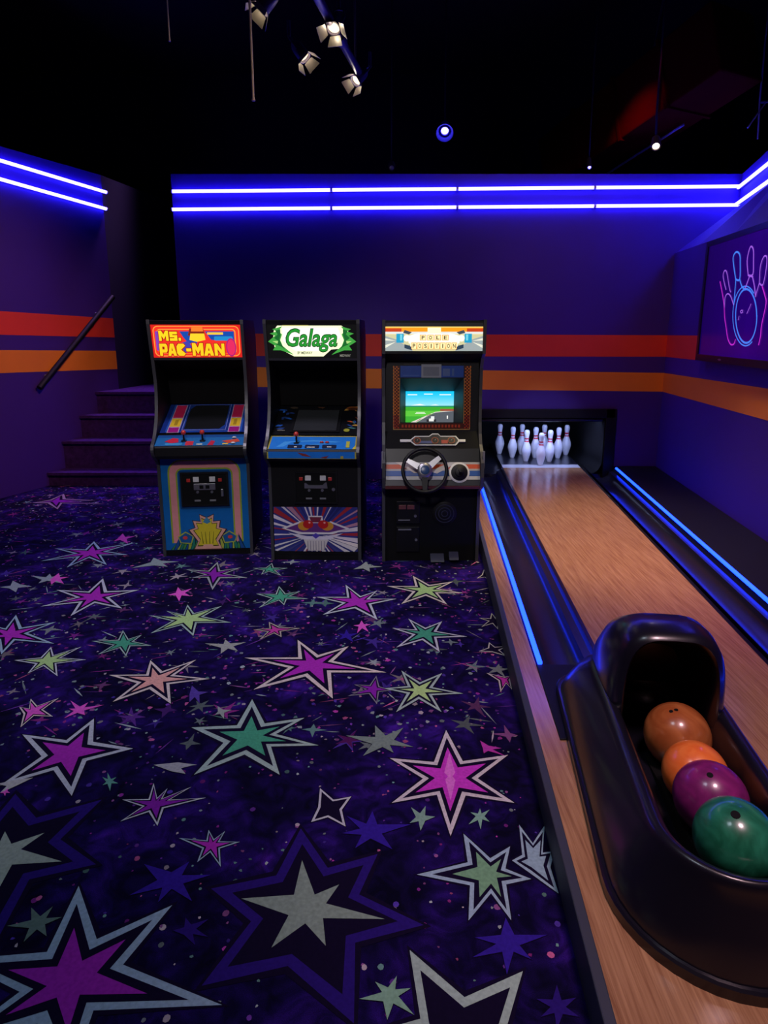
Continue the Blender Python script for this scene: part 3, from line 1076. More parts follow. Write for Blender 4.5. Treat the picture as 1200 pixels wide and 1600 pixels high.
def upright(root, W_, front_mat):
    back = [(0.66, 1.728), (0.78, 1.60), (0.78, 0.0)]
    side_panels(root, W_, EDGE_M, back, M['black'])
    wi = W_ - 0.042
    slab('kick_plate', (0.008, 0.0), (0.008, 0.045), wi, M['black'], root)
    slab('lower_front', (0.006, 0.045), (0.006, 0.752), wi, front_mat, root)
    slab('speaker_panel', (0.40, 1.36), (0.075, 1.452), wi, M['dark_in'], root)
    slab('hood_lining', (0.46, 1.09), (0.40, 1.36), wi, M['dark_in'], root)
    slab('marquee_retainer', (0.062, 1.448), (0.056, 1.466), wi, M['edge'], root)
    slab('marquee_retainer', (0.016, 1.694), (0.010, 1.722), wi, M['black'], root)
    obj('top_panel', MB().box(-wi / 2, wi / 2, 0.015, 0.66, 1.710, 1.725), M['black'], root)
    obj('back_panel', MB().box(-wi / 2, wi / 2, 0.75, 0.77, 0.02, 1.62), M['black'], root)
    mq = slab('marquee', (0.056, 1.466), (0.016, 1.694), wi, M['black'], root)
    bz_ = slab('monitor_bezel', (0.055, 0.925), (0.46, 1.085), wi, M['glass'], root)
    return wi, mq, bz_, panel_frame((0.056, 1.466), (0.016, 1.694)), panel_frame((0.055, 0.925), (0.46, 1.085))


# --- first cabinet: orange marquee, blue front
c1 = thing('arcade_cabinet', 'upright arcade cabinet with glowing orange and yellow marquee and blue front', 'arcade game', (-1.318, 4.57, 0), R(5))
CW = 0.66
wi, mq, bez, fm, fb = upright(c1, CW, M['black'])
w2 = wi / 2
mh = 0.2315
OR, YE_, RD = (250, 95, 40), (255, 205, 30), (205, 30, 25)
pl = [(RD, rect(-w2, w2, 0, mh)), ((255, 150, 60), rrect(-w2 + .012, w2 - .012, .008, mh - .008, .035)), ((235, 50, 35), rrect(-w2 + .018, w2 - .018, .014, mh - .014, .030)),
      ((255, 150, 60), rrect(-w2 + .038, w2 - .038, .028, mh - .030, .022)), ((225, 45, 35), rrect(-w2 + .044, w2 - .044, .030, mh - .036, .020)),
      ((120, 60, 170), rrect(-w2 + .026, -w2 + .048, .05, mh - .045, .008)),
      ((20, 70, 160), [(-.115, .185), (.0, .185), (.0, .10), (-.06, .10), (-.09, .14)]), ((20, 70, 160), [(.06, .185), (.26, .185), (.26, .115), (.10, .125)]),
      ((30, 130, 190), rrect(.12, .25, .12, .15, .01)), ((245, 190, 60), rect(.075, .185, .162, .178)),
      ((160, 30, 110), ell(.235, .072, .036, .066)), ((215, 40, 90), ell(.235, .072, .028, .056)),
      ((120, 35, 20), [(-.045, .205), (.05, .205), (.06, .155), (-.06, .155)]), ((250, 200, 40), [(-.04, .17), (.055, .17), (.06, .125), (.0, .112), (-.05, .125)]), ((240, 120, 40), [(-.03, .215), (.045, .215), (.05, .185), (-.035, .185)]),
      ((60, 60, 160), [(-.12, .10), (-.06, .12), (-.03, .06), (-.09, .03)])]
art('marquee_print', pl, fm, M['backlit'], mq, step=0.0002)
DKR, LO = (140, 20, 15), (255, 195, 30)
GL = {'M': [(0, 0), (0, 1), (.3, 1), (.5, .62), (.7, 1), (1, 1), (1, 0), (.73, 0), (.73, .52), (.5, .12), (.27, .52), (.27, 0)],
      'S': [(0, 0), (0, .28), (.62, .28), (.62, .38), (0, .38), (0, 1), (1, 1), (1, .72), (.38, .72), (.38, .62), (1, .62), (1, 0)],
      'P': [(0, 0), (0, 1), (.85, 1), (1, .85), (1, .42), (.85, .27), (.36, .27), (.36, 0)],
      'A': [(0, 0), (.3, 1), (.7, 1), (1, 0), (.66, 0), (.61, .18), (.39, .18), (.34, 0)],
      'C': [(.22, 0), (0, .22), (0, .78), (.22, 1), (.8, 1), (1, .82), (.5, .5), (1, .18), (.8, 0)],
      'N': [(0, 0), (0, 1), (.3, 1), (.7, .45), (.7, 1), (1, 1), (1, 0), (.7, 0), (.3, .55), (.3, 0)],
      '-': [(0, .35), (0, .6), (1, .6), (1, .35)], '.': [(0, 0), (0, .3), (1, .3), (1, 0)]}
GH = {'P': [(.36, .52), (.36, .76), (.64, .76), (.64, .52)], 'A': [(.43, .42), (.5, .72), (.57, .42)]}
lt = []
for ch, u0, u1, v0, v1 in (('M', -.258, -.192, .120, .190), ('S', -.184, -.132, .120, .184), ('.', -.124, -.108, .120, .190), ('P', -.262, -.208, .014, .100), ('A', -.206, -.146, .014, .100), ('C', -.144, -.084, .014, .100),
                           ('-', -.078, -.044, .014, .100), ('M', -.036, .040, .014, .104), ('A', .044, .112, .014, .100), ('N', .118, .188, .014, .100)):
    sc = lambda P_, du=0.0, dv=0.0: [(u0 + (u1 - u0) * a + du, v0 + (v1 - v0) * b + dv) for a, b in P_]
    for du, dv in ((-.004, -.004), (.004, -.004), (-.004, .004), (.004, .004)):
        lt.append((DKR, sc(GL[ch], du, dv)))
for ch, u0, u1, v0, v1 in (('M', -.258, -.192, .120, .190), ('S', -.184, -.132, .120, .184), ('.', -.124, -.108, .120, .190), ('P', -.262, -.208, .014, .100), ('A', -.206, -.146, .014, .100), ('C', -.144, -.084, .014, .100),
                           ('-', -.078, -.044, .014, .100), ('M', -.036, .040, .014, .104), ('A', .044, .112, .014, .100), ('N', .118, .188, .014, .100)):
    sc = lambda P_: [(u0 + (u1 - u0) * a, v0 + (v1 - v0) * b) for a, b in P_]
    lt.append((YE_ if v0 > .1 else LO, sc(GL[ch])))
    if ch in GH:
        lt.append((DKR, sc(GH[ch])))
art('title_lettering', lt, fm, M['backlit'], mq, step=0.00004, base=0.005)
BLU, PNK, YLW = (15, 70, 150), (190, 40, 95), (200, 165, 40)
bl_ = math.hypot(.405, .16)
sx = 0.147
pl = [((14, 40, 110), rect(-w2, w2, 0, bl_)), ((30, 80, 165), rect(-w2 + .035, w2 - .035, .012, bl_ - .01)), ((14, 40, 110), rect(-w2 + .045, w2 - .045, .02, bl_ - .02))]
for s in (-1, 1):
    u0, u1 = sorted((s * .182, s * .255))
    pl += [((170, 150, 170), rect(u0 - .006, u1 + .006, .0, bl_ - .015)), ((140, 20, 110), rect(u0, u1, .004, .075)), (YLW, rect(u0, u1, .085, .21)), ((190, 35, 80), rect(u0, u1, .22, bl_ - .02)),
           ((150, 120, 30), rect(s * .216 - .012, s * .216 + .012, .105, .185))]
pl += [((120, 130, 190), rect(-sx - .012, sx + .012, .028, bl_ - .012)), ((20, 50, 120), rect(-sx - .008, sx + .008, .034, bl_ - .016))]
art('bezel_print', pl, fb, M['print'], bez, step=0.00025)
sc_ = MB()
g = []
for k in range(7):
    v = .042 + (bl_ - .065) * k / 6
    g.append([fb(-sx + 2 * sx * j / 8, v, 0.004 + 0.006 * (1 - ((j - 4) / 4) ** 2) * (1 - ((k - 3) / 3) ** 2)) for j in range(9)])
obj('monitor_screen', sc_.loft(g, closed=False), M['glass'], bez, smooth=60)
# control panel: sloping deck and black front lip
cp = obj('control_panel', MB().prism_x([(-.118, .855), (.04, .918), (.05, .90), (.05, .76), (-.10, .76), (-.122, .785), (-.124, .845)], -wi / 2, wi / 2), M['black'], c1, bevel=0.004)
fc = panel_frame((-.118, .856), (.04, .919))
cl = math.hypot(.158, .063)
pl = [((28, 95, 150), rect(-w2, w2, 0.004, cl - .02)), ((20, 70, 130), rect(-w2, w2, .115, cl - .02)), ((185, 35, 60), [(-.25, .06), (-.2, .11), (-.16, .1), (-.15, .05), (-.2, .04)]), ((180, 45, 60), rect(-.10, -.045, .008, .065)),
      ((170, 35, 60), [(.055, .006), (.095, .006), (.105, .06), (.075, .07)]), ((185, 70, 50), [(.15, .06), (.26, .09), (.28, .05), (.2, .03)]), ((60, 140, 180), rect(-.24, -.12, .015, .035)), ((200, 170, 70), rect(.16, .2, .012, .03)),
      ((190, 190, 170), rect(-.02, .02, .012, .026))]
art('control_print', pl, fc, M['print'], cp)
for x, v, mt, lab in ((-.115, .07, M['redp'], 'orange red ball top'), (.015, .07, M['redp'], 'red ball top')):
    p = fc(x, v)
    joystick(cp, p.x, p.y, p.z, mt, lab)
for x, v in ((.235, .10), (.235, .025)):
    p = fc(x, v)
    button(cp, p.x, p.y, p.z, M['white_plastic'], 0.014, R(-22))
for x in (-.02, .02):
    obj('panel_bolt', MB().lathe([(0.006, 0), (0.006, 0.004), (0.0, 0.005)], 10, Matrix.Translation((x, .006, .735)) @ Matrix.Rotation(R(90), 4, 'X')), M['grey'], c1, smooth=40)
# front print
flf = panel_frame((0.006, 0.0), (0.006, 0.752))
lf = [o for o in c1.children if o.name.startswith('lower_front')][0]
arch_ = lambda hx, zt_, zb_, r: [(-hx, zb_), (hx, zb_), (hx, zt_ - r)] + [(hx - r + r * math.cos(R(a)), zt_ - r + r * math.sin(R(a))) for a in range(15, 91, 15)] + [(-hx + r + r * math.cos(R(a)), zt_ - r + r * math.sin(R(a))) for a in range(90, 181, 15)]
pl = [((10, 90, 155), rect(-w2, w2, .047, .745)), ((130, 150, 40), arch_(.262, .735, .10, .10)), ((200, 130, 130), arch_(.250, .724, .10, .09)), ((130, 150, 40), arch_(.205, .672, .10, .05)), ((10, 90, 155), arch_(.194, .660, .09, .04)),
      ((8, 60, 110), rrect(-.186, .186, .36, .652, .012))]
GRN, YL2, PK2 = (70, 130, 60), (190, 175, 40), (200, 150, 130)
rg = random.Random(5)
for k in range(26):
    u = -.255 + .0204 * k
    hgt = .10 + .06 * abs(math.sin(k * 1.7)) + .03 * (abs(u) < .2)
    c = ((60, 125, 60), (25, 70, 130), (150, 160, 60), (30, 110, 90))[k % 4]
    lean = (.02 if u < 0 else -.02) + rg.uniform(-.02, .02)
    pl.append(((10, 40, 40), [(u - .021, .049), (u + .021, .049), (u + lean + .006, hgt + .008)]))
    pl.append((c, [(u - .015, .05), (u + .015, .05), (u + lean, hgt)]))
for s_ in (-1, 1):
    f = lambda pts: [(s_ * a, b) for a, b in pts]
    pl += [((150, 160, 60), f([(.10, .15), (.16, .19), (.22, .15), (.20, .10), (.12, .09)])), ((25, 80, 130), f([(.11, .15), (.16, .18), (.21, .145), (.195, .105), (.125, .10)])), ((190, 60, 60), f(ell(.165, .14, .018, .014, 10)))]
outl = [(-.10, .05), (.10, .05), (.075, .11), (.135, .20), (.085, .215), (.095, .265), (.045, .262), (.05, .315), (.0, .29), (-.05, .315), (-.045, .262), (-.10, .27), (-.085, .215), (-.13, .20), (-.07, .11)]
cy_ = .18
pl += [((60, 30, 30), [(u * 1.08, cy_ + (v - cy_) * 1.06) for u, v in outl]), (PK2, outl), ((60, 60, 20), [(u * .80, cy_ + (v - cy_) * .84) for u, v in outl]), (YL2, [(u * .74, cy_ + (v - cy_) * .78) for u, v in outl]),
       ((60, 120, 150), [(-.03, .26), (.0, .30), (.03, .26), (.0, .245)])]
for u in (-.035, -.012, .012, .035):
    pl.append(((115, 110, 25), [(u - .004, .09), (u + .004, .09), (u * 1.3 + .002, .185), (u * 1.3 - .002, .185)]))
pl += [(PK2, [(-.055, .05), (.055, .05), (.03, .085), (-.03, .085)])]
art('front_print', pl, flf, M['print'], lf, step=0.00005)
coin_door(c1, -.172, .172, .385, .640, 0.0025, 'plate')

# --- second cabinet: white and green marquee
c2 = thing('arcade_cabinet', 'upright arcade cabinet with glowing white and green marquee and blue control panel', 'arcade game', (-0.497, 4.46, 0), R(-1.5))
wi, mq, bez, fm, fb = upright(c2, CW, M['black'])
CRM, G1, G2 = (250, 255, 205), (60, 150, 60), (25, 95, 40)
plate = [(-.235, .224), (.205, .224), (.25, .19), (.26, .12), (.23, .07), (.13, .06), (.075, .012), (-.13, .012), (-.2, .05), (-.26, .07), (-.27, .12), (-.26, .19)]
pl = [((12, 12, 12), rect(-w2, w2, 0, mh)), (CRM, plate), ((255, 255, 240), [(-.2, .21), (.18, .21), (.2, .15), (.1, .05), (-.12, .05), (-.2, .12)])]
for s in (-1, 1):
    f = lambda pts: [(s * u, v) for u, v in pts]
    pl += [(G1, f([(.20, .22), (.27, .20), (.24, .185), (.29, .17), (.255, .155), (.305, .115), (.255, .085), (.275, .055), (.22, .055), (.13, .022), (.17, .055), (.205, .085), (.22, .125), (.205, .165), (.23, .185)])),
           (G2, f([(.215, .20), (.25, .19), (.235, .165), (.262, .14), (.235, .12), (.25, .095), (.215, .08), (.19, .06), (.215, .10), (.225, .13), (.215, .16)])),
           ((165, 205, 120), f([(.235, .12), (.275, .118), (.24, .10)]))]
pl += [((150, 140, 60), rect(-.20, -.02, .224, .228))]
art('marquee_print', pl, fm, M['backlit'], mq, step=0.0002)
lettering('title_lettering', [('Galaga', (20, 60, 25), -.182, .178, .040, .208, .035, .25), ('Galaga', (35, 140, 45), -.176, .172, .046, .202, .008, .25), ('BY MIDWAY', (30, 30, 25), -.105, .0, .028, .047, .02, .1),
                              ('MIDWAY', (120, 120, 110), .19, .265, .010, .028, .02, 0)], fm, M['backlit'], mq, k=0.0042)
pl = [((9, 11, 16), rect(-w2, w2, 0, bl_))]
rr = random.Random(3)
for s in (-1, 1):
    for k in range(11):
        u, v = s * rr.uniform(.2, .29), rr.uniform(.03, bl_ - .03)
        c = rr.choice([(30, 80, 160), (40, 100, 190), (30, 55, 110)]) if s < 0 else rr.choice([(170, 130, 60), (190, 90, 45), (60, 110, 110), (40, 80, 170)])
        a = rr.uniform(0, 3)
        dx, dy = .035 * math.cos(a), .02 * math.sin(a)
        pl.append((c, [(u - dx, v - dy), (u + .012, v - .012), (u + dx, v + dy), (u - .01, v + .014)]))
pl += [((120, 65, 25), ell(.245, bl_ - .05, .045, .03)), ((60, 30, 18), ell(.25, bl_ - .06, .035, .02)), ((60, 50, 40), ell(-.2, bl_ - .045, .03, .016)), ((70, 45, 30), [(-.03, bl_ - .03), (.02, bl_ - .06), (.04, bl_ - .03)]),
       ((150, 150, 50), ell(.225, .055, .022, .022)), ((120, 120, 110), rect(-.275, -.22, .045, .052)), ((90, 95, 100), rect(-.275, -.24, .058, .063)),
       ((14, 15, 18), rect(-.185, .175, .025, bl_ - .06)), ((9, 10, 12), rect(-.17, .16, .035, bl_ - .07))]
art('bezel_print', pl, fb, M['print'], bez, step=0.00025)
g = []
for k in range(7):
    v = .045 + (bl_ - .13) * k / 6
    g.append([fb(-.16 + .31 * j / 8, v, 0.01 + 0.006 * (1 - ((j - 4) / 4) ** 2) * (1 - ((k - 3) / 3) ** 2)) for j in range(9)])
obj('monitor_screen', MB().loft(g, closed=False), paint('grey_monitor_glass', (0.03, 0.033, 0.036), 0.2, coat=0.4), bez, smooth=60)
cp = obj('control_panel', MB().prism_x([(-.122, .850), (.045, .920), (.06, .90), (.06, .765), (-.10, .765), (-.127, .785), (-.13, .838)], -wi / 2 - .004, wi / 2 + .004), M['black'], c2, bevel=0.004)
fc = panel_frame((-.122, .851), (.045, .921))
pl = [((150, 140, 60), rect(-w2, w2, .004, cl + .005)), ((28, 110, 190), rect(-w2 + .012, w2 - .012, .004, cl - .006)), ((60, 140, 205), [(-.25, .03), (.0, .05), (.2, .10), (.0, .12), (-.2, .10)]), ((28, 110, 190), [(-.2, .035), (.0, .065), (.15, .09), (.0, .10), (-.15, .09)])]
for u in (-.12, .0, .12):
    pl += [((15, 30, 60), rrect(u - .05, u + .05, .012, .058, .008))]
pl += [((190, 185, 170), rect(-.035, .02, .02, .032)), ((200, 200, 190), rect(-.125, -.105, .022, .034)), ((200, 200, 190), rect(.105, .135, .022, .034)), ((175, 170, 60), rect(.235, .26, .02, .10)), ((190, 175, 60), [(.28, .0), (.305, .06), (.305, .0)])]
art('control_print', pl, fc, M['print'], cp)
ff = panel_frame((-.1275, .787), (-.1305, .836))
fl_ = .050
pl = [((150, 140, 60), rect(-w2, w2, 0, fl_)), ((22, 100, 180), rect(-w2 + .01, w2 - .01, .003, fl_)), ((110, 40, 40), [(-.1, .045), (-.04, .035), (.0, .012), (-.06, .02)]), ((110, 40, 40), [(.06, .01), (.12, .022), (.10, .004)]), ((150, 140, 60), rect(.2, .22, .0, .02))]
art('front_lip_print', pl, ff, M['print'], cp)
p = fc(-.115, .085)
joystick(cp, p.x, p.y, p.z, M['redp'], 'red ball top')
for x in (.062, .10):
    p = fc(x, .085)
    button(cp, p.x, p.y, p.z, M['redp'], 0.012, R(-22))
lf = [o for o in c2.children if o.name.startswith('lower_front')][0]
pl = [((45, 50, 120), rect(-.305, .305, .068, .405))]
rr = random.Random(11)
cxx, czz = 0.0, .20
for k in range(46):
    a = 2 * math.pi * k / 46 + rr.uniform(-.03, .03)
    wd = rr.uniform(.015, .06)
    c = rr.choice([(205, 195, 200), (205, 195, 200), (150, 40, 50), (150, 40, 50), (30, 35, 95), (170, 120, 140)])
    if math.sin(a) < -.2:
        c = rr.choice([(215, 205, 200), (200, 195, 195), (150, 60, 60), (60, 60, 120)])

    def hit(t):
        dx, dz = math.cos(t), math.sin(t)
        s_ = min([((.305 if dx > 0 else -.305) - cxx) / dx if abs(dx) > 1e-6 else 9, ((.405 if dz > 0 else .068) - czz) / dz if abs(dz) > 1e-6 else 9])
        return (cxx + dx * s_, czz + dz * s_)
    h0, h1 = hit(a - wd), hit(a + wd)
    pl.append((c, [(cxx + .05 * math.cos(a), czz + .04 * math.sin(a)), h0, h1]))
pl += [((205, 200, 200), [(-.25, .245), (-.11, .30), (-.06, .275), (-.05, .34), (.05, .34), (.06, .275), (.11, .30), (.25, .245), (.12, .20), (-.12, .20)]),
       ((90, 45, 110), [(-.22, .242), (-.11, .285), (.11, .285), (.22, .242), (.1, .215), (-.1, .215)]), ((110, 40, 60), [(-.045, .33), (.045, .33), (.03, .29), (-.03, .29)]),
       ((190, 130, 40), ell(-.085, .262, .045, .034)), ((190, 130, 40), ell(.085, .262, .045, .034)), ((170, 30, 30), ell(-.055, .275, .038, .032)), ((170, 30, 30), ell(.055, .275, .038, .032)),
       ((220, 150, 140), ell(-.045, .288, .008, .007)), ((220, 150, 140), ell(.065, .288, .008, .007)),
       ((200, 195, 205), [(-.2, .21), (-.06, .185), (.06, .185), (.2, .21), (.1, .16), (-.1, .16)]), ((75, 60, 160), [(-.03, .19), (.0, .21), (.03, .19), (.0, .165)]),
       ((190, 185, 180), [(-.09, .16), (.09, .16), (.06, .075), (-.06, .075)])]
for k in range(7):
    u = -.06 + .02 * k
    pl.append(((120, 115, 130), [(u - .003, .08), (u + .003, .08), (u + .002, .15), (u - .002, .15)]))
pl2 = []
art('front_print', pl, flf, M['print'], lf, step=0.00008)
coin_door(c2, -.15, .165, .432, .672, 0.0025, 'fork')

# --- third cabinet: driving game with wheel
DW = 0.70
c3 = thing('arcade_cabinet', 'driving arcade cabinet with lit racing screen, steering wheel and cream marquee', 'arcade game', (0.338, 4.42, 0), R(0.5))
E3 = [(0.02, 0), (0.02, 0.53), (-0.10, 0.585), (-0.115, 0.66), (-0.105, 0.76), (-0.06, 0.83), (0.0, 0.87), (0.04, 0.94), (0.06, 1.02), (0.075, 1.20), (0.07, 1.40), (0.03, 1.47), (-0.025, 1.50), (-0.03, 1.725)]
side_panels(c3, DW, E3, [(0.60, 1.725), (0.78, 1.60), (0.78, 0.0)], M['black'])
wi = DW - 0.042
w2 = wi / 2
obj('top_panel', MB().box(-w2, w2, -.015, .60, 1.705, 1.72), M['black'], c3)
obj('back_panel', MB().box(-w2, w2, .75, .77, .02, 1.62), M['black'], c3)
slab('lower_front', (0.035, 0.0), (0.035, 0.59), wi, M['dark_in'], c3)
slab('hood_panel', (0.10, 1.445), (-0.015, 1.50), wi, M['black'], c3)
slab('marquee_retainer', (-.018, 1.500), (-.018, 1.518), wi, M['black'], c3)
slab('marquee_retainer', (-.018, 1.680), (-.018, 1.705), wi, M['edge'], c3)
mq = slab('marquee', (-.016, 1.518), (-.016, 1.680), wi, M['black'], c3)
fm = panel_frame((-.016, 1.518), (-.016, 1.680))
mh3 = .162
pl = [((235, 205, 110), rect(-w2, w2, 0, mh3)), ((200, 195, 150), rect(-w2, w2, 0, .11)), ((250, 150, 20), rect(-w2, w2, .128, .155)), ((190, 60, 20), rect(-w2, -.22, .128, .15)), ((190, 60, 20), rect(.22, w2, .128, .15)), ((215, 220, 215), rect(-w2, w2, .112, .128))]
for s in (-1, 1):
    f = lambda pts: [(s * u, v) for u, v in pts]
    pl += [((150, 160, 160), f([(w2, .0), (w2, .10), (.25, .075), (.14, .0)])), ((225, 225, 205), f([(w2, .02), (w2, .04), (.26, .06)])), ((225, 225, 205), f([(w2, .07), (w2, .085), (.26, .068)])),
           ((30, 150, 190), rect(*sorted((s * .205, s * .255)), .055, .115)), ((110, 200, 215), rect(*sorted((s * .215, s * .23)), .07, .11)), ((235, 235, 225), f(ell(.185, .085, .022, .022))), ((60, 70, 80), f([(.15, .125), (.20, .14), (.21, .12), (.17, .11)])),
           ((40, 60, 80), f([(.14, .03), (.20, .045), (.20, .02), (.15, .005)])), ((245, 245, 230), f([(.10, .12), (.18, .10), (.17, .05), (.10, .06)]))]
pl += [((255, 245, 215), rect(-.16, .16, .03, .062)), ((255, 250, 235), rect(-.10, .10, .062, .115)), ((255, 240, 200), rect(-.045, .045, .118, .155))]
tiles = []
for k in range(4):
    u = -.075 + .05 * k
    tiles.append(((225, 150, 50), rect(u - .022, u + .022, .070, .108)))
    tiles.append(((255, 235, 170), rect(u - .018, u + .018, .073, .105)))
for k in range(8):
    u = -.136 + .0389 * k
    tiles.append(((225, 150, 50), rect(u - .018, u + .018, .012, .056)))
    tiles.append(((255, 235, 170), rect(u - .0145, u + .0145, .015, .053)))
art('marquee_print', pl + tiles, fm, M['backlit'], mq, step=0.0001)
L3 = []
for k, ch in enumerate('POLE'):
    u = -.075 + .05 * k
    L3.append((ch, (60, 35, 15), u - .010, u + .010, .077, .101, .02, 0))
for k, ch in enumerate('POSITION'):
    u = -.136 + .0389 * k
    wl_ = .003 if ch == 'I' else .009
    L3.append((ch, (50, 30, 15), u - wl_, u + wl_, .020, .048, .02, 0))
lettering('title_lettering', L3, fm, M['backlit'], mq, k=0.0066)

# monitor surround leaning back, with a recessed shroud
A3, B3 = (.075, .955), (.115, 1.44)
fbz = panel_frame(A3, B3)
bh = math.hypot(.04, .485)
o0, o1 = .028, bh - .028
iu, iv0, iv1 = .222, .062, bh - .115
mb = MB()
for u0, u1, v0, v1 in ((-w2, -iu, 0, bh), (iu, w2, 0, bh), (-iu, iu, 0, iv0), (-iu, iu, iv1, bh)):
    mb.hexa([fbz(u0, v0, -.012), fbz(u1, v0, -.012), fbz(u1, v1, -.012), fbz(u0, v1, -.012)], [fbz(u0, v0), fbz(u1, v0), fbz(u1, v1), fbz(u0, v1)])
bez = obj('monitor_bezel', mb, M['black'], c3)
pl = []
ou = .272
for q in (rect(-ou, -iu - .004, .012, o1), rect(iu + .004, ou, .012, o1), rect(-iu - .004, iu + .004, .012, iv0 - .006)):
    pl.append(((60, 18, 8), q))
for q in (rect(-ou, -ou + .005, .012, o1), rect(ou - .005, ou, .012, o1), rect(-ou, ou, .010, .015), rect(-iu - .008, -iu - .003, iv0 - .008, iv1), rect(iu + .003, iu + .008, iv0 - .008, iv1)):
    pl.append(((150, 110, 60), q))
cs = .0115
for s in (-1, 1):
    nrow = int((o1 - .02) / cs)
    for r_ in range(nrow):
        for c_ in range(4):
            if (r_ + c_) % 2 == 0:
                u0 = s * (iu + .010) + s * c_ * cs * .95
                c = (185, 95, 25) if r_ > 7 else (140, 40, 20)
                pl.append((c, rect(*sorted((u0, u0 + s * cs * .8)), .02 + r_ * cs, .02 + r_ * cs + cs * .8)))
for k in range(18):
    u = -.205 + .0235 * k
    pl.append(((150, 50, 25), rect(u - .007, u + .007, .026, .046)))
pl += [((25, 60, 130), rect(-iu, iu, iv1 + .006, o1)), ((120, 125, 130), rect(-.075, .065, iv1 + .004, o1 + .01)), ((95, 100, 108), rect(-.062, .05, iv1 + .016, o1 - .008)), ((70, 90, 130), rect(.075, .125, iv1 + .015, o1 - .02)), ((60, 85, 130), rect(.14, .155, iv1 + .015, o1 - .02)),
       ((50, 80, 140), rect(-.205, -.09, iv1 + .016, iv1 + .024)), ((20, 20, 24), rect(-.2, -.1, o1 + .004, o1 + .014)), ((20, 20, 24), rect(.08, .2, o1 + .004, o1 + .014))]
art('bezel_print', pl, fbz, M['print'], bez, step=0.00002)
# shroud walls from the opening to the tube
SY = 0.30
su0, su1, sz0, sz1 = -.176, .180, .985, 1.216
s_open = [fbz(-iu, iv0), fbz(iu, iv0), fbz(iu, iv1), fbz(-iu, iv1)]
s_tube = [Vector((su0, SY, sz0)), Vector((su1, SY, sz0)), Vector((su1, SY, sz1)), Vector((su0, SY, sz1))]
shm = MB().loft([s_open, s_tube])
obj('shroud', shm, paint('dark_shroud', (0.012, 0.014, 0.03), 0.55), c3)
scr = obj('monitor_screen', MB().box(su0, su1, SY, SY + .02, sz0, sz1), M['glass'], c3)
fs_ = frame((su0, SY, sz0), (1, 0, 0), (0, 0, 1))
sw, shh = su1 - su0, sz1 - sz0
pl = []
for k in range(10):
    t = k / 9
    pl.append(((int(20 + 130 * (1 - t)), int(190 + 30 * (1 - t)), int(235)), rect(0, sw, shh * (.53 + .047 * k), shh * (.53 + .047 * (k + 1)))))
pl += [((60, 165, 50), rect(0, sw, 0, shh * .53)), ((90, 190, 60), rect(0, sw, shh * .20, shh * .38)), ((30, 130, 110), rect(0, sw, shh * .505, shh * .54)), ((235, 240, 240), [(sw * .1, shh * .55), (sw * .3, shh * .60), (sw * .42, shh * .55)]), ((230, 240, 245), [(sw * .5, shh * .55), (sw * .62, shh * .585), (sw * .7, shh * .55)]),
       ((215, 205, 200), [(sw * .10, 0), (sw * .22, 0), (sw * .62, shh * .34), (sw, shh * .40), (sw, shh * .36), (sw * .55, shh * .30)]), ((140, 50, 50), [(sw * .24, shh * .03), (sw * .34, shh * .13), (sw * .32, shh * .13), (sw * .22, shh * .03)]),
       ((140, 60, 60), [(sw * .44, shh * .2), (sw * .54, shh * .27), (sw * .51, shh * .27), (sw * .42, shh * .2)]),
       ((85, 90, 98), [(sw * .24, 0), (sw, 0), (sw, shh * .37), (sw * .62, shh * .32), (sw * .42, shh * .17)]), ((150, 80, 60), rect(sw * .72, sw, shh * .37, shh * .44)),
       ((225, 225, 220), [(sw * .46, shh * .04), (sw * .62, shh * .04), (sw * .6, shh * .13), (sw * .5, shh * .13)]), ((40, 40, 45), rect(sw * .44, sw * .49, shh * .02, shh * .10)), ((40, 40, 45), rect(sw * .59, sw * .64, shh * .02, shh * .10)), ((220, 225, 225), rect(sw * .53, sw * .6, shh * .13, shh * .20)),
       ((235, 235, 230), rect(sw * .86, sw * .885, shh * .12, shh * .22)), ((225, 235, 215), rect(sw * .2, sw * .42, shh * .28, shh * .30)), ((225, 235, 215), rect(sw * .22, sw * .40, shh * .32, shh * .335)),
       ((250, 250, 250), rect(sw * .04, sw * .24, shh * .88, shh * .905)), ((250, 250, 250), rect(sw * .38, sw * .56, shh * .90, shh * .925)), ((250, 250, 250), rect(sw * .7, sw * .94, shh * .88, shh * .905))]
art('racing_picture', pl, fs_, M['screen'], scr, step=0.0001)
# upper dash with the gauge cluster
slab('upper_dash', (-.01, .845), (.075, .955), wi, M['dark_in'], c3)
fd = panel_frame((-.01, .845), (.075, .955))
gz = obj('gauge_cluster', MB().loft([[fd(u, v, k) for u, v in [(-.225, .068), (-.15, .068), (-.12, .095), (-.02, .095), (.005, .115), (.045, .115), (.06, .095), (.17, .095), (.19, .068), (.235, .068), (.235, .048), (.19, .048), (.165, .02), (.02, .02), (-.12, .02), (-.15, .048), (-.225, .048)]] for k in (0.0, 0.010)], False, True), M['white_plastic'], c3)
pl = [((25, 25, 32), [(-.145, .063), (-.115, .088), (-.02, .088), (.005, .106), (.045, .106), (.06, .088), (.165, .088), (.182, .063), (.182, .053), (.16, .027), (-.115, .027), (-.145, .053)]), ((150, 50, 40), rect(.065, .11, .035, .062)), ((60, 70, 110), rect(-.09, .0, .035, .055))]
for u in (-.105, .02, .135):
    pl += [((130, 60, 30), ell(u, .058, .026, .026)), ((20, 18, 18), ell(u, .058, .020, .020)), ((150, 140, 130), [(u - .002, .058), (u + .002, .058), (u + .009, .074)])]
art('gauge_print', pl, lambda u, v, k=0.0: fd(u, v, k + 0.010), M['print'], gz)
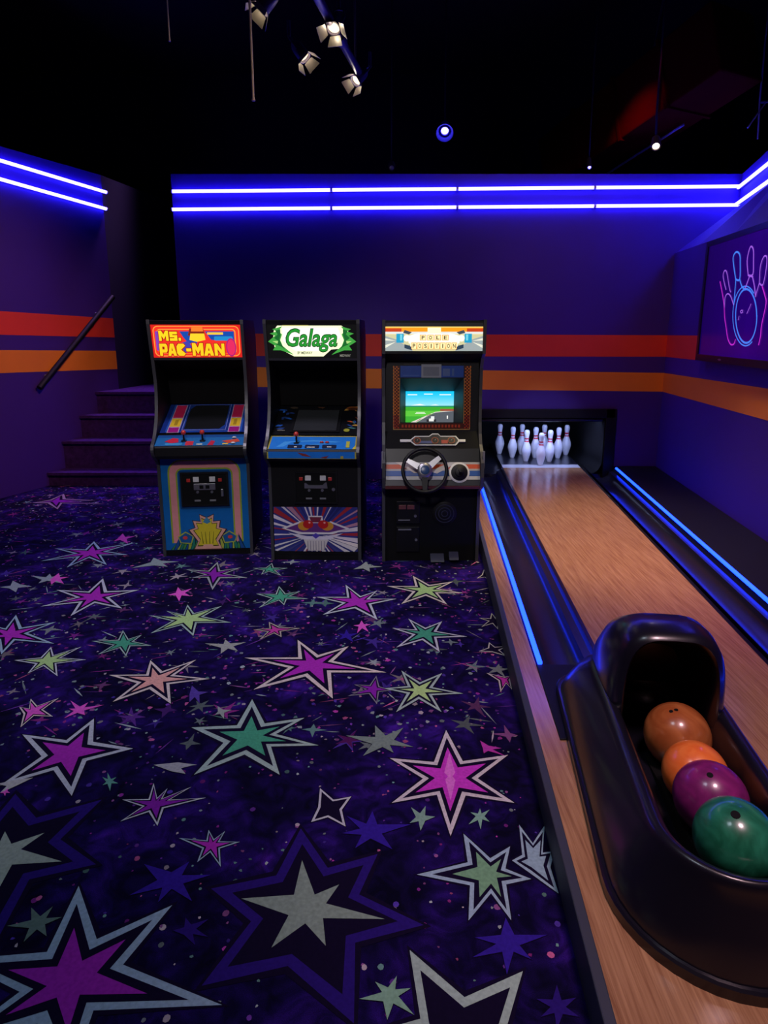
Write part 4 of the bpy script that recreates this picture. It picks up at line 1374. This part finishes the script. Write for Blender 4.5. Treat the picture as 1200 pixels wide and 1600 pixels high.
# wheel panel
A4, B4 = (-.105, .60), (-.012, .845)
wp = slab('wheel_panel', A4, B4, wi, M['black'], c3)
f4 = panel_frame(A4, B4)
h4 = math.hypot(.093, .245)
pl = [((12, 13, 16), rect(-w2, w2, 0, h4)), ((150, 150, 150), rect(-w2, w2, .150, .165)), ((175, 70, 35), rect(-w2, w2, .118, .150)), ((150, 148, 145), rect(-w2, w2, .105, .118)), ((30, 70, 135), rect(-w2, w2, .068, .105)), ((160, 160, 160), rect(-w2, w2, .042, .066)),
      ((24, 26, 34), rect(-w2, w2, 0, .04)), ((190, 180, 170), [(-.26, .165), (-.16, .165), (-.06, .09), (-.13, .09)]), ((175, 172, 170), [(-.02, .10), (.12, .165), (.18, .165), (.03, .085)])]
art('wheel_panel_print', pl, f4, M['print'], wp)
slab('lower_trim', (-.110, .578), (-.112, .598), wi, paint('maroon_trim', (0.10, 0.025, 0.02), 0.4), c3)
obj('panel_underside', MB().prism_x([(-.105, .60), (-.105, .575), (.035, .545), (.035, .60)], -w2, w2), M['black'], c3)
# steering wheel
wc = f4(-.06, .098, .075)
nrm = (f4(0, 0, 1) - f4(0, 0, 0)).normalized()
mw = Matrix.Translation(wc) @ nrm.to_track_quat('Z', 'Y').to_matrix().to_4x4()
swh = obj('steering_wheel', MB().tube([mw @ Vector((.150 * math.cos(2 * math.pi * k / 40), .150 * math.sin(2 * math.pi * k / 40), 0)) for k in range(41)], 0.0125, 12, False), M['black'], c3, smooth=60)
for a in (40, 150, 270):
    d = Vector((math.cos(R(a)), math.sin(R(a)), 0))
    e = Vector((-d.y, d.x, 0))
    q = [d * .03 - e * .024, d * .03 + e * .024, d * .145 + e * .015, d * .145 - e * .015]
    obj('spoke', MB().hexa([mw @ (p + Vector((0, 0, -.004))) for p in q], [mw @ (p + Vector((0, 0, .003))) for p in q]), M['black'] if a == 270 else M['steel'], swh, bevel=0.001)
obj('hub', MB().lathe([(.052, -.008), (.052, .006), (.046, .012), (.032, .016), (0, .017)], 28, mw), M['steel'], swh, smooth=40)
obj('hub_cap', MB().lathe([(.032, .0165), (.030, .022), (.018, .025), (0, .025)], 24, mw), paint('blue_hub_cap', (0.015, 0.05, 0.14), 0.3), swh, smooth=40)
obj('column', MB().lathe([(.030, -.085), (.030, -.006)], 20, mw), M['black'], swh, smooth=40)
# gear shifter
gc = f4(.185, .092, 0)
mg = Matrix.Translation(gc) @ nrm.to_track_quat('Z', 'Y').to_matrix().to_4x4()
gs = obj('gear_shifter', MB().lathe([(.072, 0), (.072, .006), (.064, .009), (.056, .009)], 28, mg), M['white_plastic'], c3, smooth=40)
obj('boot', MB().lathe([(.058, .004), (.058, .012), (.046, .016), (.046, .024), (.034, .028), (.032, .038), (.016, .044), (0, .046)], 26, mg), M['black'], gs, smooth=40)
obj('knob', MB().lathe([(.006, .04), (.006, .075), (.014, .08), (.017, .092), (.013, .102), (0, .105)], 16, mg), M['black'], gs, smooth=40)
for s in (-1, 1):
    obj('side_bolt_strip', MB().box(s * (DW / 2 - .0) - .006, s * (DW / 2) + .006, -.098, -.088, .72, .84), M['grey'], c3)
# lower coin doors, speaker, pedals
for (x0, x1, z0, z1, nmz) in ((-.250, -.080, .285, .455, 'coin_door'), (-.250, -.080, .07, .262, 'cash_door')):
    d = obj(nmz, MB().box(x0, x1, .024, .035, z0, z1), M['black'], c3, bevel=0.004)
    if nmz == 'coin_door':
        for u in (-.205, -.145):
            obj('coin_slot', MB().box(u - .026, u + .026, .016, .024, .395, .428), paint('dim_red_slot', (0.16, 0.05, 0.05), 0.4), d, bevel=0.002)
        obj('coin_cup', MB().box(-.235, -.15, .018, .024, .31, .318), M['grey'], d)
        obj('lock', MB().lathe([(.010, 0), (.010, .009), (0, .010)], 12, Matrix.Translation((-.112, .024, .345)) @ Matrix.Rotation(R(90), 4, 'X')), M['steel'], d, smooth=40)
    else:
        obj('lock', MB().lathe([(.010, 0), (.010, .009), (0, .010)], 12, Matrix.Translation((-.105, .024, .165)) @ Matrix.Rotation(R(90), 4, 'X')), M['steel'], d, smooth=40)
        obj('latch', MB().box(-.235, -.14, .018, .024, .238, .248), M['grey'], d)
sp_ = obj('speaker_grille', MB().lathe([(.088, 0), (.088, .004), (.080, .008), (.0, .006)], 28, Matrix.Translation((.10, .035, .36)) @ Matrix.Rotation(R(90), 4, 'X')), M['black'], c3, smooth=40)
for rr_ in (.022, .044, .066):
    obj('grille_ring', MB().tube([(.10 + rr_ * math.cos(2 * math.pi * k / 24), .027, .36 + rr_ * math.sin(2 * math.pi * k / 24)) for k in range(25)], .003, 6, False), M['slate'], sp_, smooth=60)
for x0, x1, z0, z1 in ((-.0, .10, .010, .058), (.135, .205, .025, .072)):
    obj('pedal', MB().hexa([(x0, -.03, z0), (x1, -.03, z0), (x1, .032, z0 + .015), (x0, .032, z0 + .015)], [(x0, -.022, z0 + .012), (x1, -.022, z0 + .012), (x1, .032, z1), (x0, .032, z1)]), M['slate'], c3, bevel=0.003)

# ------------------------------------------------------------------ carpet print: stars and confetti woven into the pile
CV, CF, CC = [], [], []


def flat(poly, c, z):
    """poly in floor metres, star-shaped about its mean when a centre comes first"""
    i = len(CV)
    CV.extend([(p[0], p[1], z) for p in poly])
    for k in range(1, len(poly)):
        CF.append((i, i + k, i + (k % (len(poly) - 1)) + 1))
        CC.extend([c, c, c])


star_i = [0]


def star(center, tips, rim=None, fill=None, wd=0.014, inner=0.36, dark=True):
    """six-pointed woven star; centre and tips measured on the carpet"""
    star_i[0] += 1
    e = star_i[0] * 0.000006
    c = on_level(*center).xy
    T_ = [on_level(*t).xy for t in tips]
    T_.sort(key=lambda p: math.atan2(p.y - c.y, p.x - c.x))
    n = len(T_)
    P = []
    for k in range(n):
        a, b = T_[k], T_[(k + 1) % n]
        P.append(a)
        da, db = (a - c), (b - c)
        ang0 = math.atan2(da.y, da.x)
        ang1 = math.atan2(db.y, db.x)
        if ang1 < ang0:
            ang1 += 2 * math.pi
        am = (ang0 + ang1) / 2
        r = inner * min(da.length, db.length) * 0.75 + inner * 0.25 * max(da.length, db.length)
        P.append(c + Vector((math.cos(am), math.sin(am))) * r)

    def lay(Q, col, z):
        flat([c] + [tuple(q) for q in Q], col, z)

    DK = (0.006, 0.003, 0.02, 1)
    size = sum((t - c).length for t in T_) / n
    if rim is not None:
        w = wd * size
        if dark:
            lay([c + (p - c) * 1.0 + (p - c).normalized() * w * 0.7 for p in P], DK, 0.0010 + e)
        lay(P, rim, 0.0014 + e)

        def shrunk(t, a):
            return [c + (p - c) * (t if i % 2 == 0 else max(0.3, 1 - a * w / (p - c).length)) for i, p in enumerate(P)]
        lay(shrunk(1 - 2.3 * wd, 1.1), DK, 0.0018 + e)
        if fill is not None:
            lay(shrunk(1 - 5.2 * wd, 2.2), fill, 0.0022 + e)
    else:
        if dark:
            lay([c + (p - c) + (p - c).normalized() * 0.03 * size for p in P], DK, 0.0010 + e)
        lay(P, fill, 0.0024 + e)


PALE, BPALE, CREAM = (.50, .54, .56, 1), (.30, .44, .52, 1), (.66, .58, .50, 1)
LGRN = (.34, .47, .40, 1)
MAG, HOT, VIO = (.40, .025, .42, 1), (.72, .10, .52, 1), (.22, .015, .34, 1)
GRN_, YG, PEA = (.06, .34, .19, 1), (.40, .62, .22, 1), (.75, .38, .30, 1)
GG, BLUE, DBLU = (.17, .24, .20, 1), (.030, .012, .27, 1), (.022, .008, .16, 1)
W1 = 0.080
S = star
S((142, 864), [(147, 846), (212, 848), (200, 867), (167, 883), (104, 887), (63, 877), (85, 857)], BPALE, MAG, W1)
S((147, 933), [(161, 904), (218, 922), (191, 951), (110, 963), (63, 948), (88, 922)], PALE, MAG, W1)
S((15, 992), [(25, 961), (88, 972), (85, 1006), (2, 1023), (-50, 1003), (-33, 973)], BPALE, MAG, W1)
S((72, 1033), [(80, 1011), (127, 1011), (135, 1031), (90, 1057), (43, 1053), (22, 1032)], PALE, YG, W1 * .8)
S((195, 1005), [(192, 985), (222, 992), (237, 1009), (197, 1026), (153, 1023), (143, 1002)], LGRN, GRN_, W1 * .8)
S((293, 967), [(293, 945), (347, 947), (362, 973), (302, 994), (235, 990), (232, 962), (260, 955)], LGRN, YG, W1 * .8)
S((243, 1062), [(235, 1032), (307, 1031), (328, 1061), (267, 1100), (176, 1097), (170, 1055)], CREAM, PEA, W1)
S((50, 1112), [(48, 1092), (92, 1091), (83, 1120), (32, 1137), (30, 1105)], CREAM, HOT, W1 * .8)
S((123, 1110), [(110, 1095), (138, 1098), (163, 1102), (133, 1118), (100, 1123), (108, 1108)], None, HOT)
S((109, 1177), [(147, 1123), (208, 1170), (112, 1244), (0, 1228), (35, 1148)], PALE, MAG, W1 * 1.05, .40)
S((392, 1152), [(394, 1093), (476, 1122), (498, 1165), (437, 1211), (303, 1211), (299, 1137)], LGRN, GRN_, W1 * 1.15, .40)
S((440, 933), [(436, 916), (470, 924), (482, 936), (444, 946), (404, 950), (400, 928)], LGRN, GRN_, W1 * .8)
S((560, 940), [(540, 914), (590, 923), (620, 936), (590, 969), (504, 961), (494, 933)], PALE, MAG, W1 * .9)
S((666, 922), [(645, 900), (708, 909), (724, 927), (699, 945), (627, 944), (604, 916)], CREAM, YG, W1)
S((664, 990), [(638, 967), (691, 971), (730, 995), (687, 1019), (619, 1012), (613, 982)], PALE, GRN_, W1)
S((490, 1038), [(465, 1000), (545, 1010), (604, 1051), (520, 1092), (396, 1078), (382, 1028)], CREAM, MAG, W1)
S((584, 1077), [(588, 1056), (613, 1079), (589, 1101), (543, 1088), (553, 1070)], (.2, .2, .25, 1), VIO, W1 * .8)
S((654, 1079), [(627, 1048), (691, 1052), (724, 1084), (690, 1113), (619, 1113), (600, 1076)], LGRN, YG, W1 * 1.1)
S((599, 1160), [(586, 1134), (630, 1138), (646, 1168), (615, 1177), (567, 1182), (540, 1150)], None, GG)
S((703, 1216), [(697, 1141), (794, 1180), (804, 1255), (704, 1307), (612, 1255), (609, 1185)], (.56, .54, .54, 1), (.52, .04, .50, 1), W1 * .95, .40)
S((703, 1214), [(702, 1176), (707, 1214), (704, 1252), (700, 1214)], None, (.66, .16, .60, 1), inner=.7, dark=False)
S((658, 1279), [(665, 1260), (680, 1277), (657, 1299), (640, 1287), (642, 1262)], None, (.2, .36, .28, 1))
S((750, 1276), [(750, 1264), (765, 1266), (765, 1285), (751, 1297), (732, 1289), (735, 1270)], None, (.2, .40, .30, 1))
S((767, 1366), [(724, 1303), (797, 1323), (830, 1374), (799, 1439), (732, 1439), (651, 1367)], BPALE, (.17, .36, .20, 1), W1 * 1.15, .42)
S((835, 1350), [(811, 1289), (851, 1290), (866, 1330), (873, 1397), (800, 1345)], BPALE, (.26, .40, .48, 1), W1, .5)
S((515, 1264), [(500, 1232), (549, 1245), (540, 1292), (486, 1285)], PALE, None, W1, .45)
S((578, 1299), [(582, 1268), (642, 1289), (613, 1328), (555, 1326), (534, 1303), (542, 1276)], None, BLUE)
S((482, 1420), [(470, 1295), (590, 1335), (662, 1446), (553, 1600), (315, 1541), (330, 1389)], DBLU, None, W1 * 1.2, .52)
S((482, 1420), [(472, 1345), (530, 1383), (601, 1437), (509, 1479), (424, 1482), (377, 1405)], None, (.24, .33, .26, 1))
S((609, 1555), [(620, 1526), (642, 1545), (647, 1587), (605, 1595), (561, 1562), (586, 1535)], None, (.22, .42, .28, 1))
S((722, 1640), [(640, 1485), (817, 1518), (880, 1680), (760, 1790), (610, 1770), (560, 1620)], LGRN, None, W1 * 1.25, .46)
S((795, 1474), [(790, 1435), (855, 1462), (830, 1500), (792, 1524), (738, 1497), (742, 1466)], None, BLUE)
S((872, 1574), [(870, 1540), (900, 1560), (905, 1590), (870, 1610), (845, 1590), (838, 1562)], None, DBLU)
S((107, 1535), [(123, 1385), (269, 1415), (347, 1571), (105, 1700), (-90, 1640), (-70, 1500)], BPALE, (.34, .02, .40, 1), W1 * 1.15, .40)
S((4, 1334), [(24, 1241), (159, 1250), (150, 1351), (-10, 1480), (-150, 1400), (-120, 1280)], DBLU, None, W1 * 1.3, .52)
S((4, 1334), [(8, 1300), (70, 1302), (97, 1347), (-14, 1412), (-90, 1370), (-60, 1310)], None, (.36, .44, .34, 1))
S((242, 1257), [(240, 1224), (262, 1232), (299, 1230), (322, 1247), (246, 1291), (188, 1284), (191, 1250)], PALE, VIO, W1 * .8, .34)
S((331, 1321), [(326, 1297), (352, 1299), (375, 1316), (345, 1355), (308, 1348), (279, 1310)], BPALE, MAG, W1 * .9)
S((268, 1377), [(225, 1351), (296, 1347), (330, 1368), (300, 1409), (247, 1411), (202, 1400)], None, BLUE)
S((294, 1454), [(290, 1435), (326, 1437), (325, 1465), (305, 1478), (270, 1455)], None, DBLU)
S((60, 1443), [(49, 1419), (83, 1417), (97, 1434), (73, 1464), (37, 1473), (11, 1448)], None, (.12, .20, .16, 1))
S((171, 1222), [(168, 1208), (182, 1215), (185, 1225), (172, 1237), (160, 1228), (160, 1215)], None, (.12, .34, .26, 1))
S((333, 898), [(340, 878), (377, 887), (387, 903), (332, 922), (300, 903), (290, 890)], (.3, .34, .34, 1), VIO, W1)
S((565, 978), [(565, 970), (580, 976), (576, 988), (558, 990), (552, 978)], None, HOT)
S((541, 994), [(541, 984), (560, 990), (552, 1004), (530, 1000), (528, 990)], None, BLUE)
S((280, 928), [(278, 918), (300, 920), (298, 932), (280, 940), (262, 930)], None, HOT)
S((85, 783), [(100, 772), (150, 782), (165, 788), (90, 796), (50, 786)], (.3, .25, .3, 1), VIO, W1)
S((75, 905), [(78, 897), (100, 898), (98, 912), (60, 912), (48, 900)], None, (.3, .38, .36, 1))
S((88, 905), [(92, 896), (108, 902), (100, 913), (80, 914)], None, HOT)
S((22, 917), [(20, 908), (50, 917), (25, 926), (0, 918)], None, (.3, .36, .36, 1))
S((420, 890), [(425, 880), (450, 888), (440, 900), (408, 898), (395, 888)], (.3, .4, .36, 1), GRN_, W1)
S((190, 842), [(192, 834), (212, 838), (200, 850), (178, 846)], None, (.5, .06, .40, 1))
S((245, 880), [(240, 872), (280, 878), (262, 886), (205, 888)], None, (.24, .32, .30, 1))
S((355, 1010), [(352, 1000), (385, 1004), (372, 1018), (345, 1022), (320, 1006)], None, (.34, .36, .30, 1))
S((430, 985), [(420, 972), (470, 982), (440, 996), (405, 1000), (396, 984)], (.44, .38, .30, 1), (.5, .05, .3, 1), W1)
S((345, 1113), [(340, 1104), (362, 1110), (350, 1124), (336, 1118)], None, (.3, .36, .3, 1))
S((305, 1085), [(300, 1072), (325, 1082), (312, 1100), (296, 1098)], None, (.09, .05, .30, 1))
S((772, 970), [(768, 958), (790, 968), (778, 984), (752, 980), (748, 966)], (.4, .4, .36, 1), None, W1)
S((770, 1015), [(764, 1004), (795, 1010), (792, 1026), (748, 1018)], (.5, .5, .44, 1), None, W1)
S((790, 1062), [(760, 1052), (800, 1056), (800, 1078), (782, 1082)], (.5, .46, .44, 1), (.4, .03, .3, 1), W1)
S((760, 900), [(756, 890), (776, 898), (764, 908), (745, 904)], (.4, .36, .4, 1), None, W1)
S((570, 886), [(572, 878), (598, 886), (578, 894), (552, 890)], None, (.3, .34, .3, 1))
S((760, 1170), [(750, 1158), (784, 1170), (790, 1182), (756, 1178)], None, (.42, .04, .34, 1))
S((275, 1200), [(240, 1196), (300, 1197), (308, 1196), (290, 1210)], None, (.36, .38, .38, 1))
S((20, 1226), [(52, 1216), (0, 1240), (-5, 1226)], None, (.48, .48, .44, 1))
S((8, 1238), [(14, 1232), (16, 1240), (8, 1245), (0, 1240)], None, HOT)

rc = random.Random(42)
pal = [(.50, .44, .46, 1), (.40, .48, .46, 1), (.45, .05, .38, 1), (.55, .12, .30, 1), (.10, .05, .45, 1), (.18, .05, .40, 1), (.26, .34, .32, 1), (.30, .10, .30, 1), (.16, .34, .30, 1), (.26, .03, .30, 1)]
for k in range(7500):
    y = 1.1 + 6.2 * rc.random() ** 0.95
    x = rc.uniform(max(lw(y) + .05, -1.0 * y - .3), min(XW0(y) - .05, .75))
    if x < lw(y):
        continue
    near = y < 2.3
    if near and rc.random() < .62:
        continue
    big = rc.random()
    c = rc.choice(pal)
    f = rc.uniform(.35, 1.0)
    c = (c[0] * f, c[1] * f, c[2] * f, 1)
    z = 0.0006 + k * 5e-8
    if near and big > .72:
        r = rc.uniform(.005, .011)
        flat([(x, y)] + [(x + r * math.cos(a) * rc.uniform(.8, 1.1), y + r * math.sin(a)) for a in [2 * math.pi * j / 8 for j in range(8)]], c, z)
    elif big > .86:
        L_, wv, a = rc.uniform(.05, .16), rc.uniform(.004, .010), rc.gauss(0.1, .7)
        dx, dy = math.cos(a) * L_ / 2, math.sin(a) * L_ / 2
        flat([(x, y), (x - dx, y - dy), (x + dy / L_ * wv, y - dx / L_ * wv), (x + dx, y + dy), (x - dy / L_ * wv, y + dx / L_ * wv)], c, z)
    elif big > .80 and not near:
        r = rc.uniform(.03, .075)
        n = rc.choice((4, 5, 6))
        pts = []
        for j in range(2 * n):
            a = math.pi * j / n + rc.uniform(-.15, .15)
            q = r * rc.uniform(.7, 1.3) if j % 2 == 0 else r * .3
            pts.append((x + q * math.cos(a), y + q * math.sin(a)))
        flat([(x, y)] + pts, (c[0] * .7, c[1] * .7, c[2] * .7, 1), z)
    else:
        r = rc.uniform(.003, .012 if not near else .006)
        a0 = rc.uniform(0, 3)
        flat([(x, y)] + [(x + r * rc.uniform(.5, 1.5) * math.cos(a0 + a), y + r * rc.uniform(.5, 1.5) * math.sin(a0 + a)) for a in (0, 1.3, 2.6, 3.9, 5.2)], c, z)
me = bpy.data.meshes.new('carpet_pattern')
me.from_pydata(CV, [], CF)
ca = me.color_attributes.new('Col', 'FLOAT_COLOR', 'CORNER')
ca.data.foreach_set('color', [v for c in CC for v in c])
me.materials.append(M['carpet_print'])
cpo = bpy.data.objects.new('carpet_pattern', me)
COL.objects.link(cpo)
cpo.parent = floor
cpo['label'] = 'woven pale, magenta and green stars and confetti of the carpet'

# ------------------------------------------------------------------ ceiling rig, lamps, rods
rig = thing('lighting_pipe', 'dark pipe under the ceiling carrying the stage lamps', 'pipe')
pa, pb = on_level(476, -40, 4.0), on_level(560, 112, 4.0)
obj('pipe', MB().tube([pa, pb], 0.035, 12), M['can'], rig, smooth=40)
for t in (0.1, 0.92):
    p = pa.lerp(pb, t)
    obj('hanger', MB().tube([p, (p.x, p.y, ZC)], 0.010, 8), M['can'], rig, smooth=40)
obj('clamp', MB().tube([pa.lerp(pb, .55), pa.lerp(pb, .62)], 0.05, 12), M['can'], rig, smooth=40)


def stage_lamp(pix, z, tilt, az, label, length=0.26, r=0.085, glowm='stage_lens', scale=0.62):
    p = on_level(*pix, z)
    t = thing('stage_lamp', label, 'stage lamp', p[:], 0, None)
    m = Matrix.Rotation(az, 4, 'Z') @ Matrix.Rotation(tilt, 4, 'X') @ Matrix.Scale(scale, 4)
    # local -Z is the beam direction
    obj('can', MB().lathe([(0.0, length), (r * .6, length), (r * .9, length * .8), (r, length * .55), (r, 0.0), (r * 1.1, 0.0), (r * 1.1, -.012), (r * .92, -.012), (r * .92, .03)], 20, m), M['can'], t, smooth=35)
    obj('lens', MB().lathe([(r * .92, .03), (r * .6, .012), (0.0, .006)], 20, m), M[glowm], t, smooth=60)
    for k, a in enumerate((0, 90, 180, 270)):
        mm = m @ Matrix.Rotation(R(a), 4, 'Z') @ Matrix.Translation((0, r * 1.05, -.012)) @ Matrix.Rotation(R(42 if k % 2 else 28), 4, 'X')
        q = [(-r * .8, 0, 0), (r * .8, 0, 0), (r * 1.15, 0, -.13), (-r * 1.15, 0, -.13)]
        obj('barn_door', MB().hexa([mm @ Vector(v) for v in q], [mm @ (Vector(v) + Vector((0, .004, 0))) for v in q]), M['flap'], t)
    obj('yoke', MB().tube([m @ Vector(v) for v in ((-r * 1.15, 0, .1), (-r * 1.25, 0, .2), (-r * .8, 0, .34), (0, 0, .38), (r * .8, 0, .34), (r * 1.25, 0, .2), (r * 1.15, 0, .1))], 0.009, 8), M['can'], t, smooth=50)
    q = m @ Vector((0, 0, .38))
    top = Vector((q.x, q.y, min(ZC - p.z, q.z + 0.12)))
    obj('clamp', MB().tube([q, top], 0.016, 10), M['can'], t, smooth=50)
    d = (m.to_3x3() @ Vector((0, 0, -1))).normalized()
    lo = p + d * 0.02
    lamp('POINT', 'stage_lamp_light', (p - d * 0.0 + d * 0.03)[:], (lo + d)[:], 0.9, (1.0, 0.84, 0.62), 0.012)
    return t


stage_lamp((410, 14), 3.95, R(40), R(105), 'stage lamp with lit flaps at the top edge, left of the pipe')
stage_lamp((521, 44), 3.95, R(36), R(165), 'stage lamp with bright warm flaps hanging beside the pipe, just right of it')
stage_lamp((476, 90), 3.95, R(38), R(250), 'stage lamp with open triangular flaps hanging left of the pipe')
stage_lamp((556, 126), 3.95, R(46), R(130), 'round stage lamp at the low end of the pipe')


def rod(p0, p1, z0, r, label):
    a = on_level(*p0, z0)
    b = on_depth(p1[0], p1[1], a.y)
    t = thing('hanging_rod', label, 'rod', (a.x, a.y, b.z))
    obj('shaft', MB().tube([(0, 0, 0), (0, 0, ZC - b.z)], r, 10), M['grey'], t, smooth=40)
    obj('tip', MB().tube([(0, 0, -.012), (0, 0, 0)], r * 1.4, 10), M['grey'], t, smooth=40)
    obj('ceiling_flange', MB().lathe([(0.0, ZC - b.z - .02), (r * 4, ZC - b.z - .02), (r * 4, ZC - b.z)], 12), M['grey'], t, smooth=40)


rod((390, 0), (389, 155), 3.9, 0.009, 'thin grey rod hanging from the ceiling beside the stage lamps')
rod((261, 0), (261, 62), 4.0, 0.006, 'short thin rod hanging from the ceiling at far left')


def small_lamp(pix, Y, label, glowm, casem, r, power, color, aim):
    p = on_depth(*pix, Y)
    t = thing('spot_lamp', label, 'spot lamp', p[:])
    d = (Vector(aim) - p).normalized()
    m = d.to_track_quat('-Z', 'Y').to_matrix().to_4x4()
    obj('housing', MB().lathe([(0, .16), (r * 1.3, .16), (r * 1.5, .10), (r * 1.5, 0.0), (r * 1.15, 0.0), (r * 1.1, .02)], 18, m), casem, t, smooth=40)
    obj('lens', MB().lathe([(r * 1.1, .018), (r * .7, -.004), (0, -.014)], 18, m), M[glowm], t, smooth=60)
    obj('bracket', MB().tube([m @ Vector((0, 0, .14)), m @ Vector((0, 0, .2)), (0, .05, .32), (0, .05, ZC - p.z)], .010, 8), M['black'], t, smooth=40)
    if glowm == 'lamp_blue' and r > .03:
        obj('glow_bowl', MB().lathe([(r * 1.3, .03), (r * 1.9, -.01), (r * 2.5, -.05), (r * 2.6, -.05), (r * 2.0, -.005), (r * 1.4, .04)], 24, m), M['blue_glow_case'], t, smooth=60)  # bowl added around the lens to carry its blue halo
    if power:
        lamp('SPOT', 'spot_lamp_light', (p + d * .03)[:], aim, power, color, .04, 70, .8)
    return t


small_lamp((695, 205), 7.4, 'blue spot lamp glowing high above the back wall', 'lamp_blue', M['blue_glow_case'], 0.036, 6, (0.3, 0.25, 1.0), (0.2, 3.0, 0.5))
small_lamp((1025, 229), 6.5, 'small warm white lamp under the dark duct', 'lamp_white', M['can'], 0.028, 4, (1, .8, .6), (1.2, 2.5, 0.0))
small_lamp((921, 262), 7.25, 'tiny white lamp just above the back wall edge', 'lamp_blue', M['can'], 0.016, 2, (.8, .7, 1), (1.5, 4.0, 0.0))
small_lamp((612, 263), 7.3, 'unlit small lamp above the back wall, left of the blue lamp', 'white_plastic', M['can'], 0.025, 0, None, (0, 3.0, 1.0))

# dark slanted duct above the right end of the back wall
dt = thing('ceiling_duct', 'dark slanted duct catching red light above the back wall', 'duct')
d0, d1, d2, d3 = on_depth(840, 235, 8.0), on_depth(1060, 235, 8.0), on_depth(1110, 60, 6.6), on_depth(880, 155, 8.0)
A_, B_ = on_depth(880, 300, 8.4), on_depth(1160, 115, 6.4)
ax = (B_ - A_).normalized()
upv = Vector((0, 0, 1))
sd = ax.cross(upv).normalized()
hv = sd.cross(ax).normalized()
sec = lambda p: [p + sd * a + hv * b for a, b in ((-.3, -.02), (.3, -.02), (.3, .62), (-.3, .62))]
obj('duct_shell', MB().loft([sec(A_), sec(B_)], True, True), M['dark_red'], dt, bevel=0.02)
for t in (0.25, 0.5, 0.75):
    p = A_.lerp(B_, t)
    obj('flange', MB().loft([[q + (q - (p + hv * .3)).normalized() * .03 for q in sec(p)], [q + (q - (p + hv * .3)).normalized() * .03 + ax * .03 for q in sec(p)]], True, True), M['dark_red'], dt)
obj('cable', MB().tube([A_.lerp(B_, t_) - hv * .06 - sd * .1 for t_ in (0.1, .3, .5, .7)], .012, 8), M['grey'], dt, smooth=40)
obj('hanger', MB().tube([A_.lerp(B_, .6) + hv * .6, Vector((A_.lerp(B_, .6).x, A_.lerp(B_, .6).y, ZC))], .015, 8), M['can'], dt, smooth=40)

# thin stand of rods at the far right top
kt = thing('rod_bracket', 'thin grey bracket of rods above the right wall', 'bracket')
yk = 6.6
k1, k2, k3, k4, k5 = on_depth(1196, 60, yk), on_depth(1187, 160, yk), on_depth(1184, 217, yk), on_depth(1168, 200, yk), on_depth(1212, 158, yk)
obj('rod', MB().tube([(k1.x, k1.y, ZC), k1, k2, k3], .008, 8), M['grey'], kt, smooth=40)
obj('arm', MB().tube([k2, k5], .011, 8), M['grey'], kt, smooth=40)
obj('brace', MB().tube([k2.lerp(k5, .4), k4], .007, 8), M['grey'], kt, smooth=40)
